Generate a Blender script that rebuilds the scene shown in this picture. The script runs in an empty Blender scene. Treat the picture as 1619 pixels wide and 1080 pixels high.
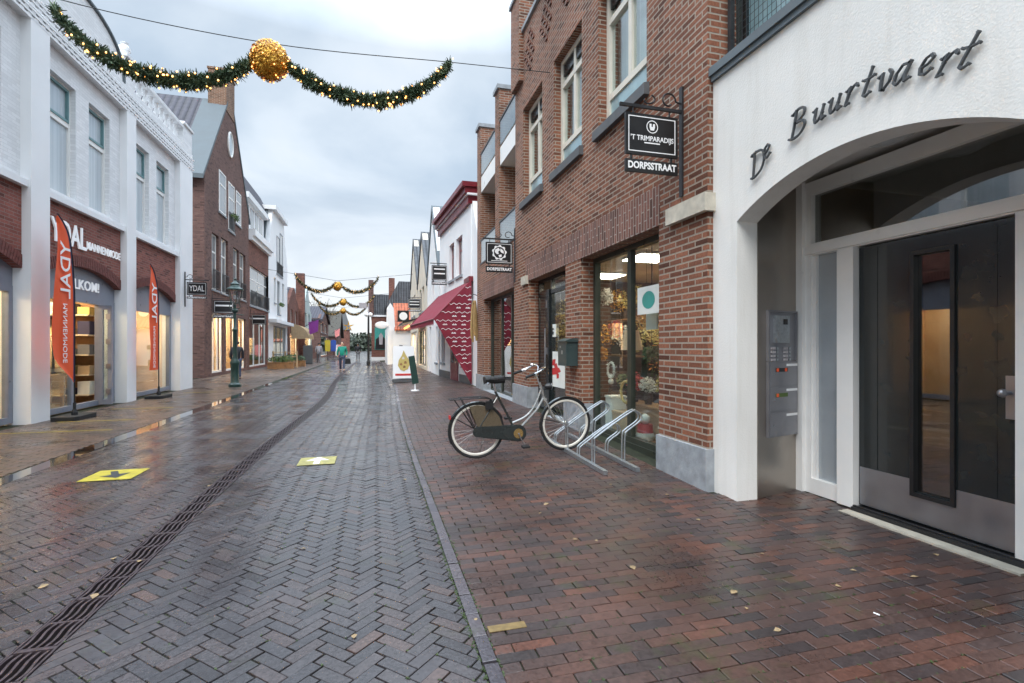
import bpy, math, random
import numpy as np
from mathutils import Vector, Matrix
R = math.radians
rnd = random.Random(7)
sc = bpy.context.scene
col = sc.collection
# ---------------------------------------------------------------- camera
CH = 1.4; F = 796.0; A = R(15.42)
cam = bpy.data.objects.new('camera', bpy.data.cameras.new('camera')); col.objects.link(cam)
cam.location = (0, 0, CH); cam.rotation_euler = (R(90), 0, -A)
cam.data.sensor_width = 36; cam.data.lens = 36*F/1619; cam.data.shift_y = 8/1619
cam.data.clip_start = .05; cam.data.clip_end = 3000
sc.camera = cam
# ---------------------------------------------------------------- light
SUN_EL, SUN_AZ = R(52), R(-150)
w = bpy.data.worlds.new('World'); sc.world = w; w.use_nodes = True
nt = w.node_tree; nt.nodes.clear(); N = nt.nodes.new; L = nt.links.new
def nmath(nt, op, a, b=None, clamp=False):
    n = nt.nodes.new('ShaderNodeMath'); n.operation = op; n.use_clamp = clamp
    for i, v in enumerate((a, b)):
        if v is None: continue
        if isinstance(v, (int, float)): n.inputs[i].default_value = v
        else: nt.links.new(v, n.inputs[i])
    return n.outputs[0]
def nramp(nt, fac, stops):
    n = nt.nodes.new('ShaderNodeValToRGB'); nt.links.new(fac, n.inputs[0])
    e = n.color_ramp.elements
    while len(e) < len(stops): e.new(.5)
    for i, (p, c) in enumerate(stops):
        e[i].position = p; e[i].color = (c, c, c, 1) if isinstance(c, (int, float)) else (*c[:3], 1)
    return n.outputs[0]
def nmix(nt, fac, a, b, mode='MIX'):
    n = nt.nodes.new('ShaderNodeMix'); n.data_type = 'RGBA'; n.blend_type = mode
    for i, v in ((0, fac), (6, a), (7, b)):
        if isinstance(v, (int, float)): n.inputs[i].default_value = v if i == 0 else (v, v, v, 1)
        elif isinstance(v, tuple): n.inputs[i].default_value = (*v[:3], 1)
        else: nt.links.new(v, n.inputs[i])
    return n.outputs[2]
tc = N('ShaderNodeTexCoord'); sep = N('ShaderNodeSeparateXYZ'); L(tc.outputs['Generated'], sep.inputs[0])
zc = nmath(nt, 'MAXIMUM', sep.outputs[2], 0.0); zd = nmath(nt, 'ADD', zc, .16)
cmb = N('ShaderNodeCombineXYZ')
L(nmath(nt, 'DIVIDE', sep.outputs[0], zd), cmb.inputs[0]); L(nmath(nt, 'DIVIDE', sep.outputs[1], zd), cmb.inputs[1])
no = N('ShaderNodeTexNoise'); no.inputs['Scale'].default_value = 1.0; no.inputs['Detail'].default_value = 7; no.inputs['Roughness'].default_value = .5
no.inputs['Distortion'].default_value = .35
L(cmb.outputs[0], no.inputs['Vector'])
cloud = nramp(nt, no.outputs['Fac'], [(.30, (.38, .48, .60)), (.45, (.54, .65, .77)), (.56, (.76, .85, .94)), (.70, (.95, .99, 1.04))])
hz = nramp(nt, zc, [(0, 1.0), (.10, .75), (.32, 0.0)])
cloud = nmix(nt, hz, cloud, (.93, .95, .97))
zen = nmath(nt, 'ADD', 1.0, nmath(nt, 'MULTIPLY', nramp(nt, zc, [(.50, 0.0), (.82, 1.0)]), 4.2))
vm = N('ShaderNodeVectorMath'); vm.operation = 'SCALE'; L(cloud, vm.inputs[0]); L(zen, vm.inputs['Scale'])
sky = N('ShaderNodeTexSky'); sky.sky_type = 'NISHITA'; sky.sun_disc = False
sky.sun_elevation = SUN_EL; sky.sun_rotation = SUN_AZ
bg1 = N('ShaderNodeBackground'); L(sky.outputs[0], bg1.inputs[0]); bg1.inputs[1].default_value = .1
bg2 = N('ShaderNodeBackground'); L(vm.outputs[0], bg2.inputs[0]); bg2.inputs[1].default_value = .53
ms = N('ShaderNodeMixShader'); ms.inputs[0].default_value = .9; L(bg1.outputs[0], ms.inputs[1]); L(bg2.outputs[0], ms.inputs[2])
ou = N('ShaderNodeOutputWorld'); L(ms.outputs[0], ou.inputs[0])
sun = bpy.data.objects.new('sun', bpy.data.lights.new('sun', 'SUN')); col.objects.link(sun)
sun.data.energy = 1.1; sun.data.angle = R(25); sun.data.color = (1, .96, .91)
sun.rotation_euler = (R(90)-SUN_EL, 0, R(180)-SUN_AZ)
sc.view_settings.view_transform = 'Standard'; sc.view_settings.look = 'None'; sc.view_settings.gamma = 1
sc.view_settings.exposure = 1.04
try: sc.cycles.max_bounces = 8; sc.cycles.transparent_max_bounces = 16; sc.cycles.use_denoising = True
except Exception: pass

# ---------------------------------------------------------------- picture <-> place measurements
def ray(px):
    u = (px-809.5)/F
    return math.sin(A)+u*math.cos(A), math.cos(A)-u*math.sin(A)
def FY(px, X): a, b = ray(px); return X/a*b
def FX(px, Y): a, b = ray(px); return Y/b*a
def FZ(px, py, X): return CH+X/ray(px)[0]*(548-py)/F
def GZ(x, y):     # the right-hand footpath rises gently towards the facades
    return .15*min(1, max(0, (x-.53)/2.5))*min(1, max(0, (y-3)/6))

# ---------------------------------------------------------------- mesh helpers
def worg(p):
    v = Vector((0, 0, 0))
    while p is not None: v += p.location; p = p.parent
    return v
def tag(o, label=None, cat=None, group=None, kind=None):
    if label: o['label'] = label
    if cat: o['category'] = cat
    if group: o['group'] = group
    if kind: o['kind'] = kind
    return o
def thing(name, loc, label, cat, group=None):
    o = bpy.data.objects.new(name, None); col.objects.link(o); o.location = loc; o.empty_display_size = .2
    return tag(o, label, cat, group)
def V3(a): return Vector(a)
def catmull(P, n=6, closed=False):
    P = [Vector(p) for p in P]; out = []
    m = len(P)
    rng = range(m) if closed else range(m-1)
    for i in rng:
        if closed: a, b, c, d = P[(i-1) % m], P[i], P[(i+1) % m], P[(i+2) % m]
        else: a, b, c, d = P[max(i-1, 0)], P[i], P[i+1], P[min(i+2, m-1)]
        for k in range(n):
            t = k/n
            out.append(.5*((2*b)+(c-a)*t+(2*a-5*b+4*c-d)*t*t+(3*b-a-3*c+d)*t**3))
    if not closed: out.append(P[-1])
    return out
class MB:
    def __init__(s): s.v = []; s.f = []; s.m = []; s.mi = 0
    def face(s, pts):
        n = len(s.v); s.v += [tuple(p) for p in pts]; s.f.append(tuple(range(n, n+len(pts)))); s.m.append(s.mi); return s
    def add(s, vs, fs):
        n = len(s.v); s.v += [tuple(p) for p in vs]
        for f in fs: s.f.append(tuple(i+n for i in f)); s.m.append(s.mi)
        return s
    def box(s, x0, x1, y0, y1, z0, z1):
        if x0 > x1: x0, x1 = x1, x0
        if y0 > y1: y0, y1 = y1, y0
        if z0 > z1: z0, z1 = z1, z0
        return s.add([(x0,y0,z0),(x1,y0,z0),(x1,y1,z0),(x0,y1,z0),(x0,y0,z1),(x1,y0,z1),(x1,y1,z1),(x0,y1,z1)],
              [(0,3,2,1),(4,5,6,7),(0,1,5,4),(1,2,6,5),(2,3,7,6),(3,0,4,7)])
    def prism(s, pts, axis, a, b):
        """pts: 2d outline (ccw or cw); axis 'x': pts=(y,z); 'y': pts=(x,z); 'z': pts=(x,y)"""
        def mk(p, t): return (t, p[0], p[1]) if axis == 'x' else ((p[0], t, p[1]) if axis == 'y' else (p[0], p[1], t))
        ar = sum(pts[i][0]*pts[(i+1) % len(pts)][1]-pts[(i+1) % len(pts)][0]*pts[i][1] for i in range(len(pts)))
        n = len(pts); vs = [mk(p, a) for p in pts]+[mk(p, b) for p in pts]
        fl = (ar > 0) ^ (b < a) ^ (axis == 'y')
        F_ = [tuple(range(n-1, -1, -1)), tuple(range(n, 2*n))] + [(i, (i+1) % n, n+(i+1) % n, n+i) for i in range(n)]
        if not fl: F_ = [tuple(reversed(f)) for f in F_]
        return s.add(vs, F_)
    def tube(s, path, r, n=8, closed=False, cap=True):
        P = [Vector(p) for p in path]; m = len(P); rs = r if isinstance(r, (list, tuple)) else [r]*m
        up = None; rings = []
        for i in range(m):
            if closed: t = P[(i+1) % m]-P[(i-1) % m]
            else: t = P[min(i+1, m-1)]-P[max(i-1, 0)]
            if t.length < 1e-9: t = Vector((0, 0, 1))
            t.normalize()
            if up is None:
                up = Vector((0, 0, 1)) if abs(t.z) < .9 else Vector((1, 0, 0))
            a = up-t*up.dot(t)
            if a.length < 1e-6: a = t.orthogonal()
            a.normalize(); b = t.cross(a); up = a
            rings.append([P[i]+(a*math.cos(2*math.pi*k/n)+b*math.sin(2*math.pi*k/n))*rs[i] for k in range(n)])
        vs = [p for rg in rings for p in rg]; fs = []
        for i in range(m if closed else m-1):
            j = (i+1) % m
            for k in range(n): fs.append((i*n+k, i*n+(k+1) % n, j*n+(k+1) % n, j*n+k))
        if cap and not closed: fs += [tuple(range(n-1, -1, -1)), tuple(range((m-1)*n, m*n))]
        return s.add(vs, fs)
    def lathe(s, prof, c, n=20, axis='z', sq=False):
        vs = []; fs = []; m = len(prof)
        for (r, h) in prof:
            for k in range(n):
                a = 2*math.pi*(k+.5)/n; x, y = r*math.cos(a), r*math.sin(a)
                if axis == 'z': vs.append((c[0]+x, c[1]+y, c[2]+h))
                elif axis == 'y': vs.append((c[0]+x, c[1]+h, c[2]+y))
                else: vs.append((c[0]+h, c[1]+x, c[2]+y))
        for i in range(m-1):
            for k in range(n):
                q = (i*n+k, i*n+(k+1) % n, (i+1)*n+(k+1) % n, (i+1)*n+k)
                fs.append(q if axis != 'y' else tuple(reversed(q)))
        fs.append(tuple(range(n-1, -1, -1))); fs.append(tuple(range((m-1)*n, m*n)))
        return s.add(vs, fs)
    def ball(s, c, r, n=8, sx=1, sy=1, sz=1):
        m = max(4, n//2+1)
        prof = [(max(1e-4, math.sin(math.pi*i/m)), -math.cos(math.pi*i/m)) for i in range(m+1)]
        vs = []; fs = []
        for (q, h) in prof:
            for k in range(n):
                a = 2*math.pi*k/n; vs.append((c[0]+r*sx*q*math.cos(a), c[1]+r*sy*q*math.sin(a), c[2]+r*sz*h))
        for i in range(m):
            for k in range(n): fs.append((i*n+k, i*n+(k+1) % n, (i+1)*n+(k+1) % n, (i+1)*n+k))
        return s.add(vs, fs)
    def build(s, name, mat, parent=None, loc=None, smooth=False):
        org = Vector(loc) if loc is not None else Vector((0, 0, 0))
        base = org if parent is None else worg(parent)
        me = bpy.data.meshes.new(name)
        me.from_pydata([(x-base.x, y-base.y, z-base.z) for x, y, z in s.v], [], s.f)
        for m_ in (mat if isinstance(mat, (list, tuple)) else [mat]): me.materials.append(m_)
        if isinstance(mat, (list, tuple)): me.polygons.foreach_set('material_index', s.m)
        if smooth:
            me.polygons.foreach_set('use_smooth', [True]*len(me.polygons))
            try: me.set_sharp_from_angle(angle=R(40))
            except Exception: pass
        me.update()
        o = bpy.data.objects.new(name, me); col.objects.link(o)
        if parent is not None: o.parent = parent
        else: o.location = org
        return o
def copy_tree(o, parent=None):
    c = o.copy(); col.objects.link(c)
    if parent is not None: c.parent = parent
    for ch in [x for x in col.objects if x.parent == o]: copy_tree(ch, c)
    return c
_txt = {}
def text_geo(s, size, depth, shear=0, bold=0, spacing=1.0):
    k = (s, size, depth, shear, bold, spacing)
    if k in _txt: return _txt[k]
    cu = bpy.data.curves.new('t', 'FONT'); cu.body = s; cu.size = size; cu.extrude = depth/2; cu.shear = shear
    cu.offset = bold; cu.space_character = spacing; cu.align_x = 'CENTER'; cu.align_y = 'CENTER'; cu.resolution_u = 3
    o = bpy.data.objects.new('t', cu); col.objects.link(o); bpy.context.view_layer.update()
    me = o.to_mesh(); v = [tuple(p.co) for p in me.vertices]; f = [tuple(p.vertices) for p in me.polygons]
    o.to_mesh_clear(); bpy.data.objects.remove(o); bpy.data.curves.remove(cu)
    _txt[k] = (v, f); return v, f
def put_text(mb, s, size, org, U, W, depth=.01, shear=0, bold=0, width=None, spacing=1.0, mirror=False):
    """writes s centred on org: U = reading direction, W = up; sits proud along U x W"""
    v, f = text_geo(s, size, depth, shear, bold, spacing)
    U = Vector(U).normalized(); W = Vector(W).normalized(); Nn = U.cross(W)
    if mirror: U = -U
    kx = 1
    if width:
        w_ = max(p[0] for p in v)-min(p[0] for p in v); kx = width/w_
    mb.add([Vector(org)+U*(p[0]*kx)+W*p[1]+Nn*(p[2]+depth/2+.002) for p in v], [tuple(reversed(q)) for q in f] if mirror else f)

# ---------------------------------------------------------------- materials
def newmat(name):
    m = bpy.data.materials.new(name); m.use_nodes = True
    return m, m.node_tree, m.node_tree.nodes['Principled BSDF']
def mat(name, c, rough=.6, metal=0, var=.12, scale=6, bump=0, bscale=60, spec=.5, coat=0, emit=None, es=1, rv=.08):
    m, nt, b = newmat(name)
    geo = nt.nodes.new('ShaderNodeNewGeometry')
    n = nt.nodes.new('ShaderNodeTexNoise'); n.inputs['Scale'].default_value = scale; n.inputs['Detail'].default_value = 5
    nt.links.new(geo.outputs['Position'], n.inputs['Vector'])
    lo = tuple(max(0, x*(1-var)) for x in c); hi = tuple(min(1, x*(1+var)) for x in c)
    nt.links.new(nramp(nt, n.outputs['Fac'], [(.3, lo), (.7, hi)]), b.inputs['Base Color'])
    nt.links.new(nramp(nt, n.outputs['Fac'], [(.3, max(0, rough-rv)), (.7, min(1, rough+rv))]), b.inputs['Roughness'])
    b.inputs['Metallic'].default_value = metal; b.inputs['Specular IOR Level'].default_value = spec
    b.inputs['Coat Weight'].default_value = coat
    if bump:
        n2 = nt.nodes.new('ShaderNodeTexNoise'); n2.inputs['Scale'].default_value = bscale; n2.inputs['Detail'].default_value = 3
        nt.links.new(geo.outputs['Position'], n2.inputs['Vector'])
        bp = nt.nodes.new('ShaderNodeBump'); bp.inputs['Strength'].default_value = bump; bp.inputs['Distance'].default_value = .01
        nt.links.new(n2.outputs['Fac'], bp.inputs['Height']); nt.links.new(bp.outputs[0], b.inputs['Normal'])
    if emit:
        b.inputs['Emission Color'].default_value = (*emit, 1); b.inputs['Emission Strength'].default_value = es
    return m
def wallcoord(nt, swap=False):
    """(along-wall, height) coordinates whichever way the wall faces"""
    g = nt.nodes.new('ShaderNodeNewGeometry'); sp = nt.nodes.new('ShaderNodeSeparateXYZ'); sn = nt.nodes.new('ShaderNodeSeparateXYZ')
    nt.links.new(g.outputs['Position'], sp.inputs[0]); nt.links.new(g.outputs['True Normal'], sn.inputs[0])
    fx = nmath(nt, 'GREATER_THAN', nmath(nt, 'ABSOLUTE', sn.outputs[0]), .5)
    a = nmath(nt, 'ADD', nmath(nt, 'MULTIPLY', fx, sp.outputs[1]), nmath(nt, 'MULTIPLY', nmath(nt, 'SUBTRACT', 1.0, fx), sp.outputs[0]))
    fz = nmath(nt, 'GREATER_THAN', nmath(nt, 'ABSOLUTE', sn.outputs[2]), .8)
    zz = nmath(nt, 'ADD', sp.outputs[2], nmath(nt, 'MULTIPLY', fz, sp.outputs[1]))
    c = nt.nodes.new('ShaderNodeCombineXYZ'); nt.links.new(zz if swap else a, c.inputs[0]); nt.links.new(a if swap else zz, c.inputs[1])
    return c.outputs[0], g
def brickmat(name, c1, c2, mortar, bw=.22, rh=.0625, ms=.011, swap=False, dirt=.25, rough=.8, bump=.9, dk=.55, nz=1.0):
    m, nt, b = newmat(name)
    vec, g = wallcoord(nt, swap)
    # slight waviness of courses
    bt = nt.nodes.new('ShaderNodeTexBrick'); bt.inputs['Scale'].default_value = 1
    bt.inputs['Brick Width'].default_value = bw; bt.inputs['Row Height'].default_value = rh; bt.inputs['Mortar Size'].default_value = ms*.5
    bt.inputs['Mortar Smooth'].default_value = .25; bt.inputs['Bias'].default_value = 0
    nt.links.new(vec, bt.inputs['Vector'])
    bt.inputs['Color1'].default_value = (0, 0, 0, 1); bt.inputs['Color2'].default_value = (1, 1, 1, 1); bt.inputs['Mortar'].default_value = (.5, .5, .5, 1)
    mid = tuple((x+y)/2 for x, y in zip(c1, c2))
    cc = nramp(nt, bt.outputs['Color'], [(.0, tuple(x*dk for x in c1)), (.18, c1), (.6, mid), (1, c2)])
    n = nt.nodes.new('ShaderNodeTexNoise'); n.inputs['Scale'].default_value = 45; n.inputs['Detail'].default_value = 4
    nt.links.new(g.outputs['Position'], n.inputs['Vector'])
    cc = nmix(nt, .5, cc, nramp(nt, n.outputs['Fac'], [(.3, 1-.45*nz), (.7, 1+.35*nz)]), 'MULTIPLY')
    n3 = nt.nodes.new('ShaderNodeTexNoise'); n3.inputs['Scale'].default_value = .9; n3.inputs['Detail'].default_value = 5
    nt.links.new(g.outputs['Position'], n3.inputs['Vector'])
    cc = nmix(nt, bt.outputs['Fac'], cc, nmix(nt, n.outputs['Fac'], tuple(x*.8 for x in mortar), mortar))
    cc = nmix(nt, dirt*2, cc, nramp(nt, n3.outputs['Fac'], [(.3, .6), (.65, 1.15)]), 'MULTIPLY')
    nt.links.new(cc, b.inputs['Base Color']); b.inputs['Roughness'].default_value = rough
    b.inputs['Specular IOR Level'].default_value = .3
    bp = nt.nodes.new('ShaderNodeBump'); bp.inputs['Strength'].default_value = bump; bp.inputs['Distance'].default_value = .006
    h = nmath(nt, 'ADD', nmath(nt, 'SUBTRACT', 1.0, bt.outputs['Fac']), nmath(nt, 'MULTIPLY', n.outputs['Fac'], .5))
    nt.links.new(h, bp.inputs['Height']); nt.links.new(bp.outputs[0], b.inputs['Normal'])
    return m
def tilemat(name, c, sw=.3, sh=.28, rough=.35):
    """clay pantiles: columns run up the slope, rows step"""
    m, nt, b = newmat(name)
    g = nt.nodes.new('ShaderNodeNewGeometry'); sp = nt.nodes.new('ShaderNodeSeparateXYZ'); sn = nt.nodes.new('ShaderNodeSeparateXYZ')
    nt.links.new(g.outputs['Position'], sp.inputs[0]); nt.links.new(g.outputs['True Normal'], sn.inputs[0])
    fx = nmath(nt, 'GREATER_THAN', nmath(nt, 'ABSOLUTE', sn.outputs[0]), nmath(nt, 'ABSOLUTE', sn.outputs[1]))
    a = nmath(nt, 'ADD', nmath(nt, 'MULTIPLY', fx, sp.outputs[1]), nmath(nt, 'MULTIPLY', nmath(nt, 'SUBTRACT', 1.0, fx), sp.outputs[0]))
    cs = nmath(nt, 'ABSOLUTE', nmath(nt, 'SINE', nmath(nt, 'MULTIPLY', a, math.pi/sw)))
    rowf = nmath(nt, 'FRACT', nmath(nt, 'DIVIDE', sp.outputs[2], sh))
    h = nmath(nt, 'SUBTRACT', cs, nmath(nt, 'MULTIPLY', rowf, .8))
    n = nt.nodes.new('ShaderNodeTexNoise'); n.inputs['Scale'].default_value = 3; n.inputs['Detail'].default_value = 6
    nt.links.new(g.outputs['Position'], n.inputs['Vector'])
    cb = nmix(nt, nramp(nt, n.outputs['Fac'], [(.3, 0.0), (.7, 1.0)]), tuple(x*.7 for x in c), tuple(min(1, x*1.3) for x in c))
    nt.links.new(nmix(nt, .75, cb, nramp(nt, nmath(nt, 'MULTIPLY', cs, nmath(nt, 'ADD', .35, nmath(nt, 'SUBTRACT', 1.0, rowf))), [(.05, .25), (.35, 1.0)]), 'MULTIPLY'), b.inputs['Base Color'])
    b.inputs['Roughness'].default_value = rough
    bp = nt.nodes.new('ShaderNodeBump'); bp.inputs['Strength'].default_value = 1; bp.inputs['Distance'].default_value = .06
    nt.links.new(h, bp.inputs['Height']); nt.links.new(bp.outputs[0], b.inputs['Normal'])
    return m
def glassmat(name, tint=(.9, .95, .94), base=.07, rough=.0):
    m, nt, b = newmat(name); nt.nodes.remove(b)
    out = nt.nodes['Material Output']
    lw = nt.nodes.new('ShaderNodeLayerWeight'); lw.inputs[0].default_value = .5
    f5 = nmath(nt, 'POWER', lw.outputs['Facing'], 4.0)
    fac = nmath(nt, 'ADD', base, nmath(nt, 'MULTIPLY', f5, 1-base), clamp=True)
    tr = nt.nodes.new('ShaderNodeBsdfTransparent'); tr.inputs[0].default_value = (*tint, 1)
    gl = nt.nodes.new('ShaderNodeBsdfGlossy'); gl.inputs['Roughness'].default_value = rough; gl.inputs[0].default_value = (1, 1, 1, 1)
    mx = nt.nodes.new('ShaderNodeMixShader'); nt.links.new(fac, mx.inputs[0]); nt.links.new(tr.outputs[0], mx.inputs[1]); nt.links.new(gl.outputs[0], mx.inputs[2])
    nt.links.new(mx.outputs[0], out.inputs[0]); return m
def curtainmat(name, c, c2, fold=.09):
    """net curtain close behind a clean pane"""
    m, nt, b = newmat(name); vec, g = wallcoord(nt)
    s = nt.nodes.new('ShaderNodeSeparateXYZ'); nt.links.new(vec, s.inputs[0])
    n = nt.nodes.new('ShaderNodeTexNoise'); n.noise_dimensions = '1D'; n.inputs['Scale'].default_value = 1/fold; n.inputs['Detail'].default_value = 3
    nt.links.new(s.outputs[0], n.inputs['W'])
    nt.links.new(nramp(nt, n.outputs['Fac'], [(.3, c2), (.65, c)]), b.inputs['Base Color'])
    b.inputs['Roughness'].default_value = .6; b.inputs['Coat Weight'].default_value = 1; b.inputs['Coat Roughness'].default_value = .01; b.inputs['Coat IOR'].default_value = 1.9
    return m
def groundmat(name, stops, moss=.35, rlo=.16, rhi=.5, wet=.24):
    """wet clay pavers: one tone per brick (attribute), worn and mossy patches"""
    m, nt, b = newmat(name)
    at = nt.nodes.new('ShaderNodeAttribute'); at.attribute_name = 'tone'
    g = nt.nodes.new('ShaderNodeNewGeometry')
    c = nramp(nt, at.outputs['Fac'], stops)
    n = nt.nodes.new('ShaderNodeTexNoise'); n.inputs['Scale'].default_value = 60; n.inputs['Detail'].default_value = 5; nt.links.new(g.outputs['Position'], n.inputs['Vector'])
    n2 = nt.nodes.new('ShaderNodeTexNoise'); n2.inputs['Scale'].default_value = 1.3; n2.inputs['Detail'].default_value = 6; nt.links.new(g.outputs['Position'], n2.inputs['Vector'])
    c = nmix(nt, .8, c, nramp(nt, n.outputs['Fac'], [(.3, .6), (.7, 1.35)]), 'MULTIPLY')
    c = nmix(nt, .8, c, nramp(nt, n2.outputs['Fac'], [(.3, .75), (.7, 1.2)]), 'MULTIPLY')
    n3 = nt.nodes.new('ShaderNodeTexNoise'); n3.inputs['Scale'].default_value = 2.3; n3.inputs['Detail'].default_value = 8; n3.inputs['Roughness'].default_value = .7; nt.links.new(g.outputs['Position'], n3.inputs['Vector'])
    mo = nmath(nt, 'MULTIPLY', nramp(nt, n3.outputs['Fac'], [(.56, 0.0), (.68, 1.0)]), moss)
    c = nmix(nt, mo, c, (.04, .055, .012))
    nt.links.new(c, b.inputs['Base Color'])
    rr = nmath(nt, 'ADD', nramp(nt, n2.outputs['Fac'], [(.38, rlo), (.64, rhi)]), nmath(nt, 'MULTIPLY', nmath(nt, 'SUBTRACT', n.outputs['Fac'], .5), .25))
    nt.links.new(rr, b.inputs['Roughness']); b.inputs['Specular IOR Level'].default_value = .6
    b.inputs['Coat Weight'].default_value = wet; b.inputs['Coat IOR'].default_value = 1.4; nt.links.new(nramp(nt, n2.outputs['Fac'], [(.35, .10), (.65, .30)]), b.inputs['Coat Roughness'])
    bp = nt.nodes.new('ShaderNodeBump'); bp.inputs['Strength'].default_value = .35; bp.inputs['Distance'].default_value = .004
    nt.links.new(n.outputs['Fac'], bp.inputs['Height']); nt.links.new(bp.outputs[0], b.inputs['Normal'])
    return m
def leafmat(name, a, b_, scale=9, rough=.6, sheen=0):
    m, nt, b = newmat(name); g = nt.nodes.new('ShaderNodeNewGeometry')
    c = nramp(nt, g.outputs['Random Per Island'], [(0, a), (1, b_)]); nt.links.new(c, b.inputs['Base Color']); b.inputs['Roughness'].default_value = rough
    b.inputs['Metallic'].default_value = sheen
    return m
M = {}
M['brick_red'] = brickmat('brick_red', (.165, .062, .036), (.29, .115, .066), (.37, .31, .25), ms=.019, bump=1)
M['brick_soldier'] = brickmat('brick_soldier', (.15, .068, .052), (.25, .112, .082), (.36, .30, .26), bw=.22, rh=.0625, ms=.016, swap=True)
M['brick_shop'] = brickmat('brick_shop', (.20, .065, .050), (.29, .10, .078), (.27, .20, .18), ms=.012)
M['brick_dark'] = brickmat('brick_dark', (.135, .07, .06), (.20, .11, .09), (.16, .12, .11), ms=.012)
M['brick_brown'] = brickmat('brick_brown', (.15, .065, .035), (.25, .12, .07), (.40, .33, .26), ms=.018)
M['brick_far'] = brickmat('brick_far', (.16, .06, .045), (.25, .10, .07), (.22, .16, .14), ms=.012)
M['stucco'] = mat('stucco', (.73, .72, .69), .85, var=.07, scale=1.1, bump=.22, bscale=70, spec=.2)
_m = M['stucco'].node_tree; _b = _m.nodes['Principled BSDF']; _l = _b.inputs['Base Color'].links[0].from_socket
_g = _m.nodes.new('ShaderNodeNewGeometry'); _v = _m.nodes.new('ShaderNodeVectorMath'); _v.operation = 'MULTIPLY'; _v.inputs[1].default_value = (5, 5, .5); _m.links.new(_g.outputs['Position'], _v.inputs[0])
_n = _m.nodes.new('ShaderNodeTexNoise'); _n.inputs['Scale'].default_value = 1.6; _n.inputs['Detail'].default_value = 7; _n.inputs['Roughness'].default_value = .65; _m.links.new(_v.outputs[0], _n.inputs['Vector'])
_m.links.new(nmix(_m, .5, _l, nramp(_m, _n.outputs['Fac'], [(.25, (.80, .78, .74)), (.5, (.97, .97, .96)), (.7, (1, 1, 1))]), 'MULTIPLY'), _b.inputs['Base Color'])
M['white'] = mat('white', (.80, .81, .82), .55, var=.04, scale=1.2, bump=.08, bscale=40)
M['white_brick'] = brickmat('white_brick', (.72, .73, .74), (.80, .81, .82), (.70, .71, .72), ms=.008, dirt=.03, bump=.35, rough=.6, dk=.95, nz=.15)
M['cream'] = mat('cream', (.66, .60, .50), .8, var=.07, scale=1.5, bump=.15)
M['frame_white'] = mat('frame_white', (.84, .83, .80), .35, var=.04, scale=3)
M['frame_cream'] = mat('frame_cream', (.66, .62, .53), .4, var=.05)
M['frame_grey'] = mat('frame_grey', (.20, .22, .27), .35, var=.08)
M['frame_teal'] = mat('frame_teal', (.13, .25, .26), .4)
M['frame_dark'] = mat('frame_dark', (.014, .018, .019), .2, var=.2, coat=.25, rv=.03)
M['frame_olive'] = mat('frame_olive', (.035, .04, .03), .35, var=.2)
M['black'] = mat('black', (.012, .012, .013), .4, var=.2)
M['iron'] = mat('iron', (.018, .018, .02), .45, var=.3)
M['stone'] = mat('stone', (.27, .29, .31), .7, var=.22, scale=9, bump=.3, bscale=40)
M['stone_dark'] = mat('stone_dark', (.09, .095, .10), .6, var=.2, scale=9, bump=.2)
M['stone_beige'] = mat('stone_beige', (.50, .46, .38), .8, var=.15, scale=12, bump=.2)
M['maroon'] = mat('maroon', (.16, .012, .02), .35, var=.1)
M['maroon_cloth'] = mat('maroon_cloth', (.19, .009, .026), .75, var=.1, bump=.1)
M['steel'] = mat('steel', (.40, .36, .32), .36, metal=1, var=.06, scale=3)
M['alu'] = mat('alu', (.30, .30, .32), .38, metal=.8, var=.06)
M['spoke'] = mat('spoke', (.28, .28, .28), .45, metal=.6)
M['galv'] = mat('galv', (.42, .45, .47), .38, metal=.85, var=.18, scale=40)
M['chrome'] = mat('chrome', (.75, .75, .75), .12, metal=1, var=.05)
M['zinc'] = mat('zinc', (.115, .14, .155), .75, metal=0, var=.12, scale=2)
M['castiron'] = mat('castiron', (.075, .055, .06), .42, metal=.4, var=.3, scale=30, bump=.2)
M['letter'] = mat('letter', (.07, .075, .08), .4, var=.15)
M['white_letter'] = mat('white_letter', (.85, .85, .85), .5, var=.02)
M['white_sign'] = mat('white_sign', (.7, .72, .75), .4, emit=(.95, .97, 1), es=.12, var=.02)
M['orange'] = mat('orange', (.80, .105, .03), .7, var=.06, scale=2)
M['navy'] = mat('navy', (.03, .03, .08), .6)
M['yellow'] = mat('yellow', (.44, .37, .035), .5, var=.2, scale=14)
M['yellow_worn'] = mat('yellow_worn', (.33, .30, .10), .5, var=.35, scale=18)
M['ink'] = mat('ink', (.035, .04, .045), .5, var=.3, scale=30)
M['white_worn'] = mat('white_worn', (.75, .76, .76), .5, var=.25, scale=30)
M['yellow_tape'] = mat('yellow_tape', (.40, .31, .05), .5, var=.5, scale=25)
M['yellow_paver'] = mat('yellow_paver', (.19, .13, .05), .45, var=.25, scale=30)
M['glass'] = glassmat('glass')
M['glass_dark'] = glassmat('glass_dark', (.6, .62, .6), .17)
M['pane_frost'] = mat('pane_frost', (.36, .39, .41), .12, var=.12, scale=1.5, coat=1)
M['hall_in'] = mat('hall_in', (.50, .34, .22), .7, var=.2)
M['moss'] = leafmat('moss', (.012, .022, .006), (.045, .07, .015))
M['garland_far'] = leafmat('garland_far', (.05, .045, .02), (.16, .14, .06))
M['glass_rail'] = glassmat('glass_rail', (.55, .65, .66), .12, .03)
M['glass_lamp'] = glassmat('glass_lamp', (.85, .87, .87), .12, .1)
M['pane_pale'] = curtainmat('pane_pale', (.50, .56, .60), (.36, .43, .47))
M['pane_dark'] = curtainmat('pane_dark', (.10, .12, .14), (.03, .04, .05))
M['pane_far'] = curtainmat('pane_far', (.30, .31, .31), (.10, .11, .12))
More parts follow.
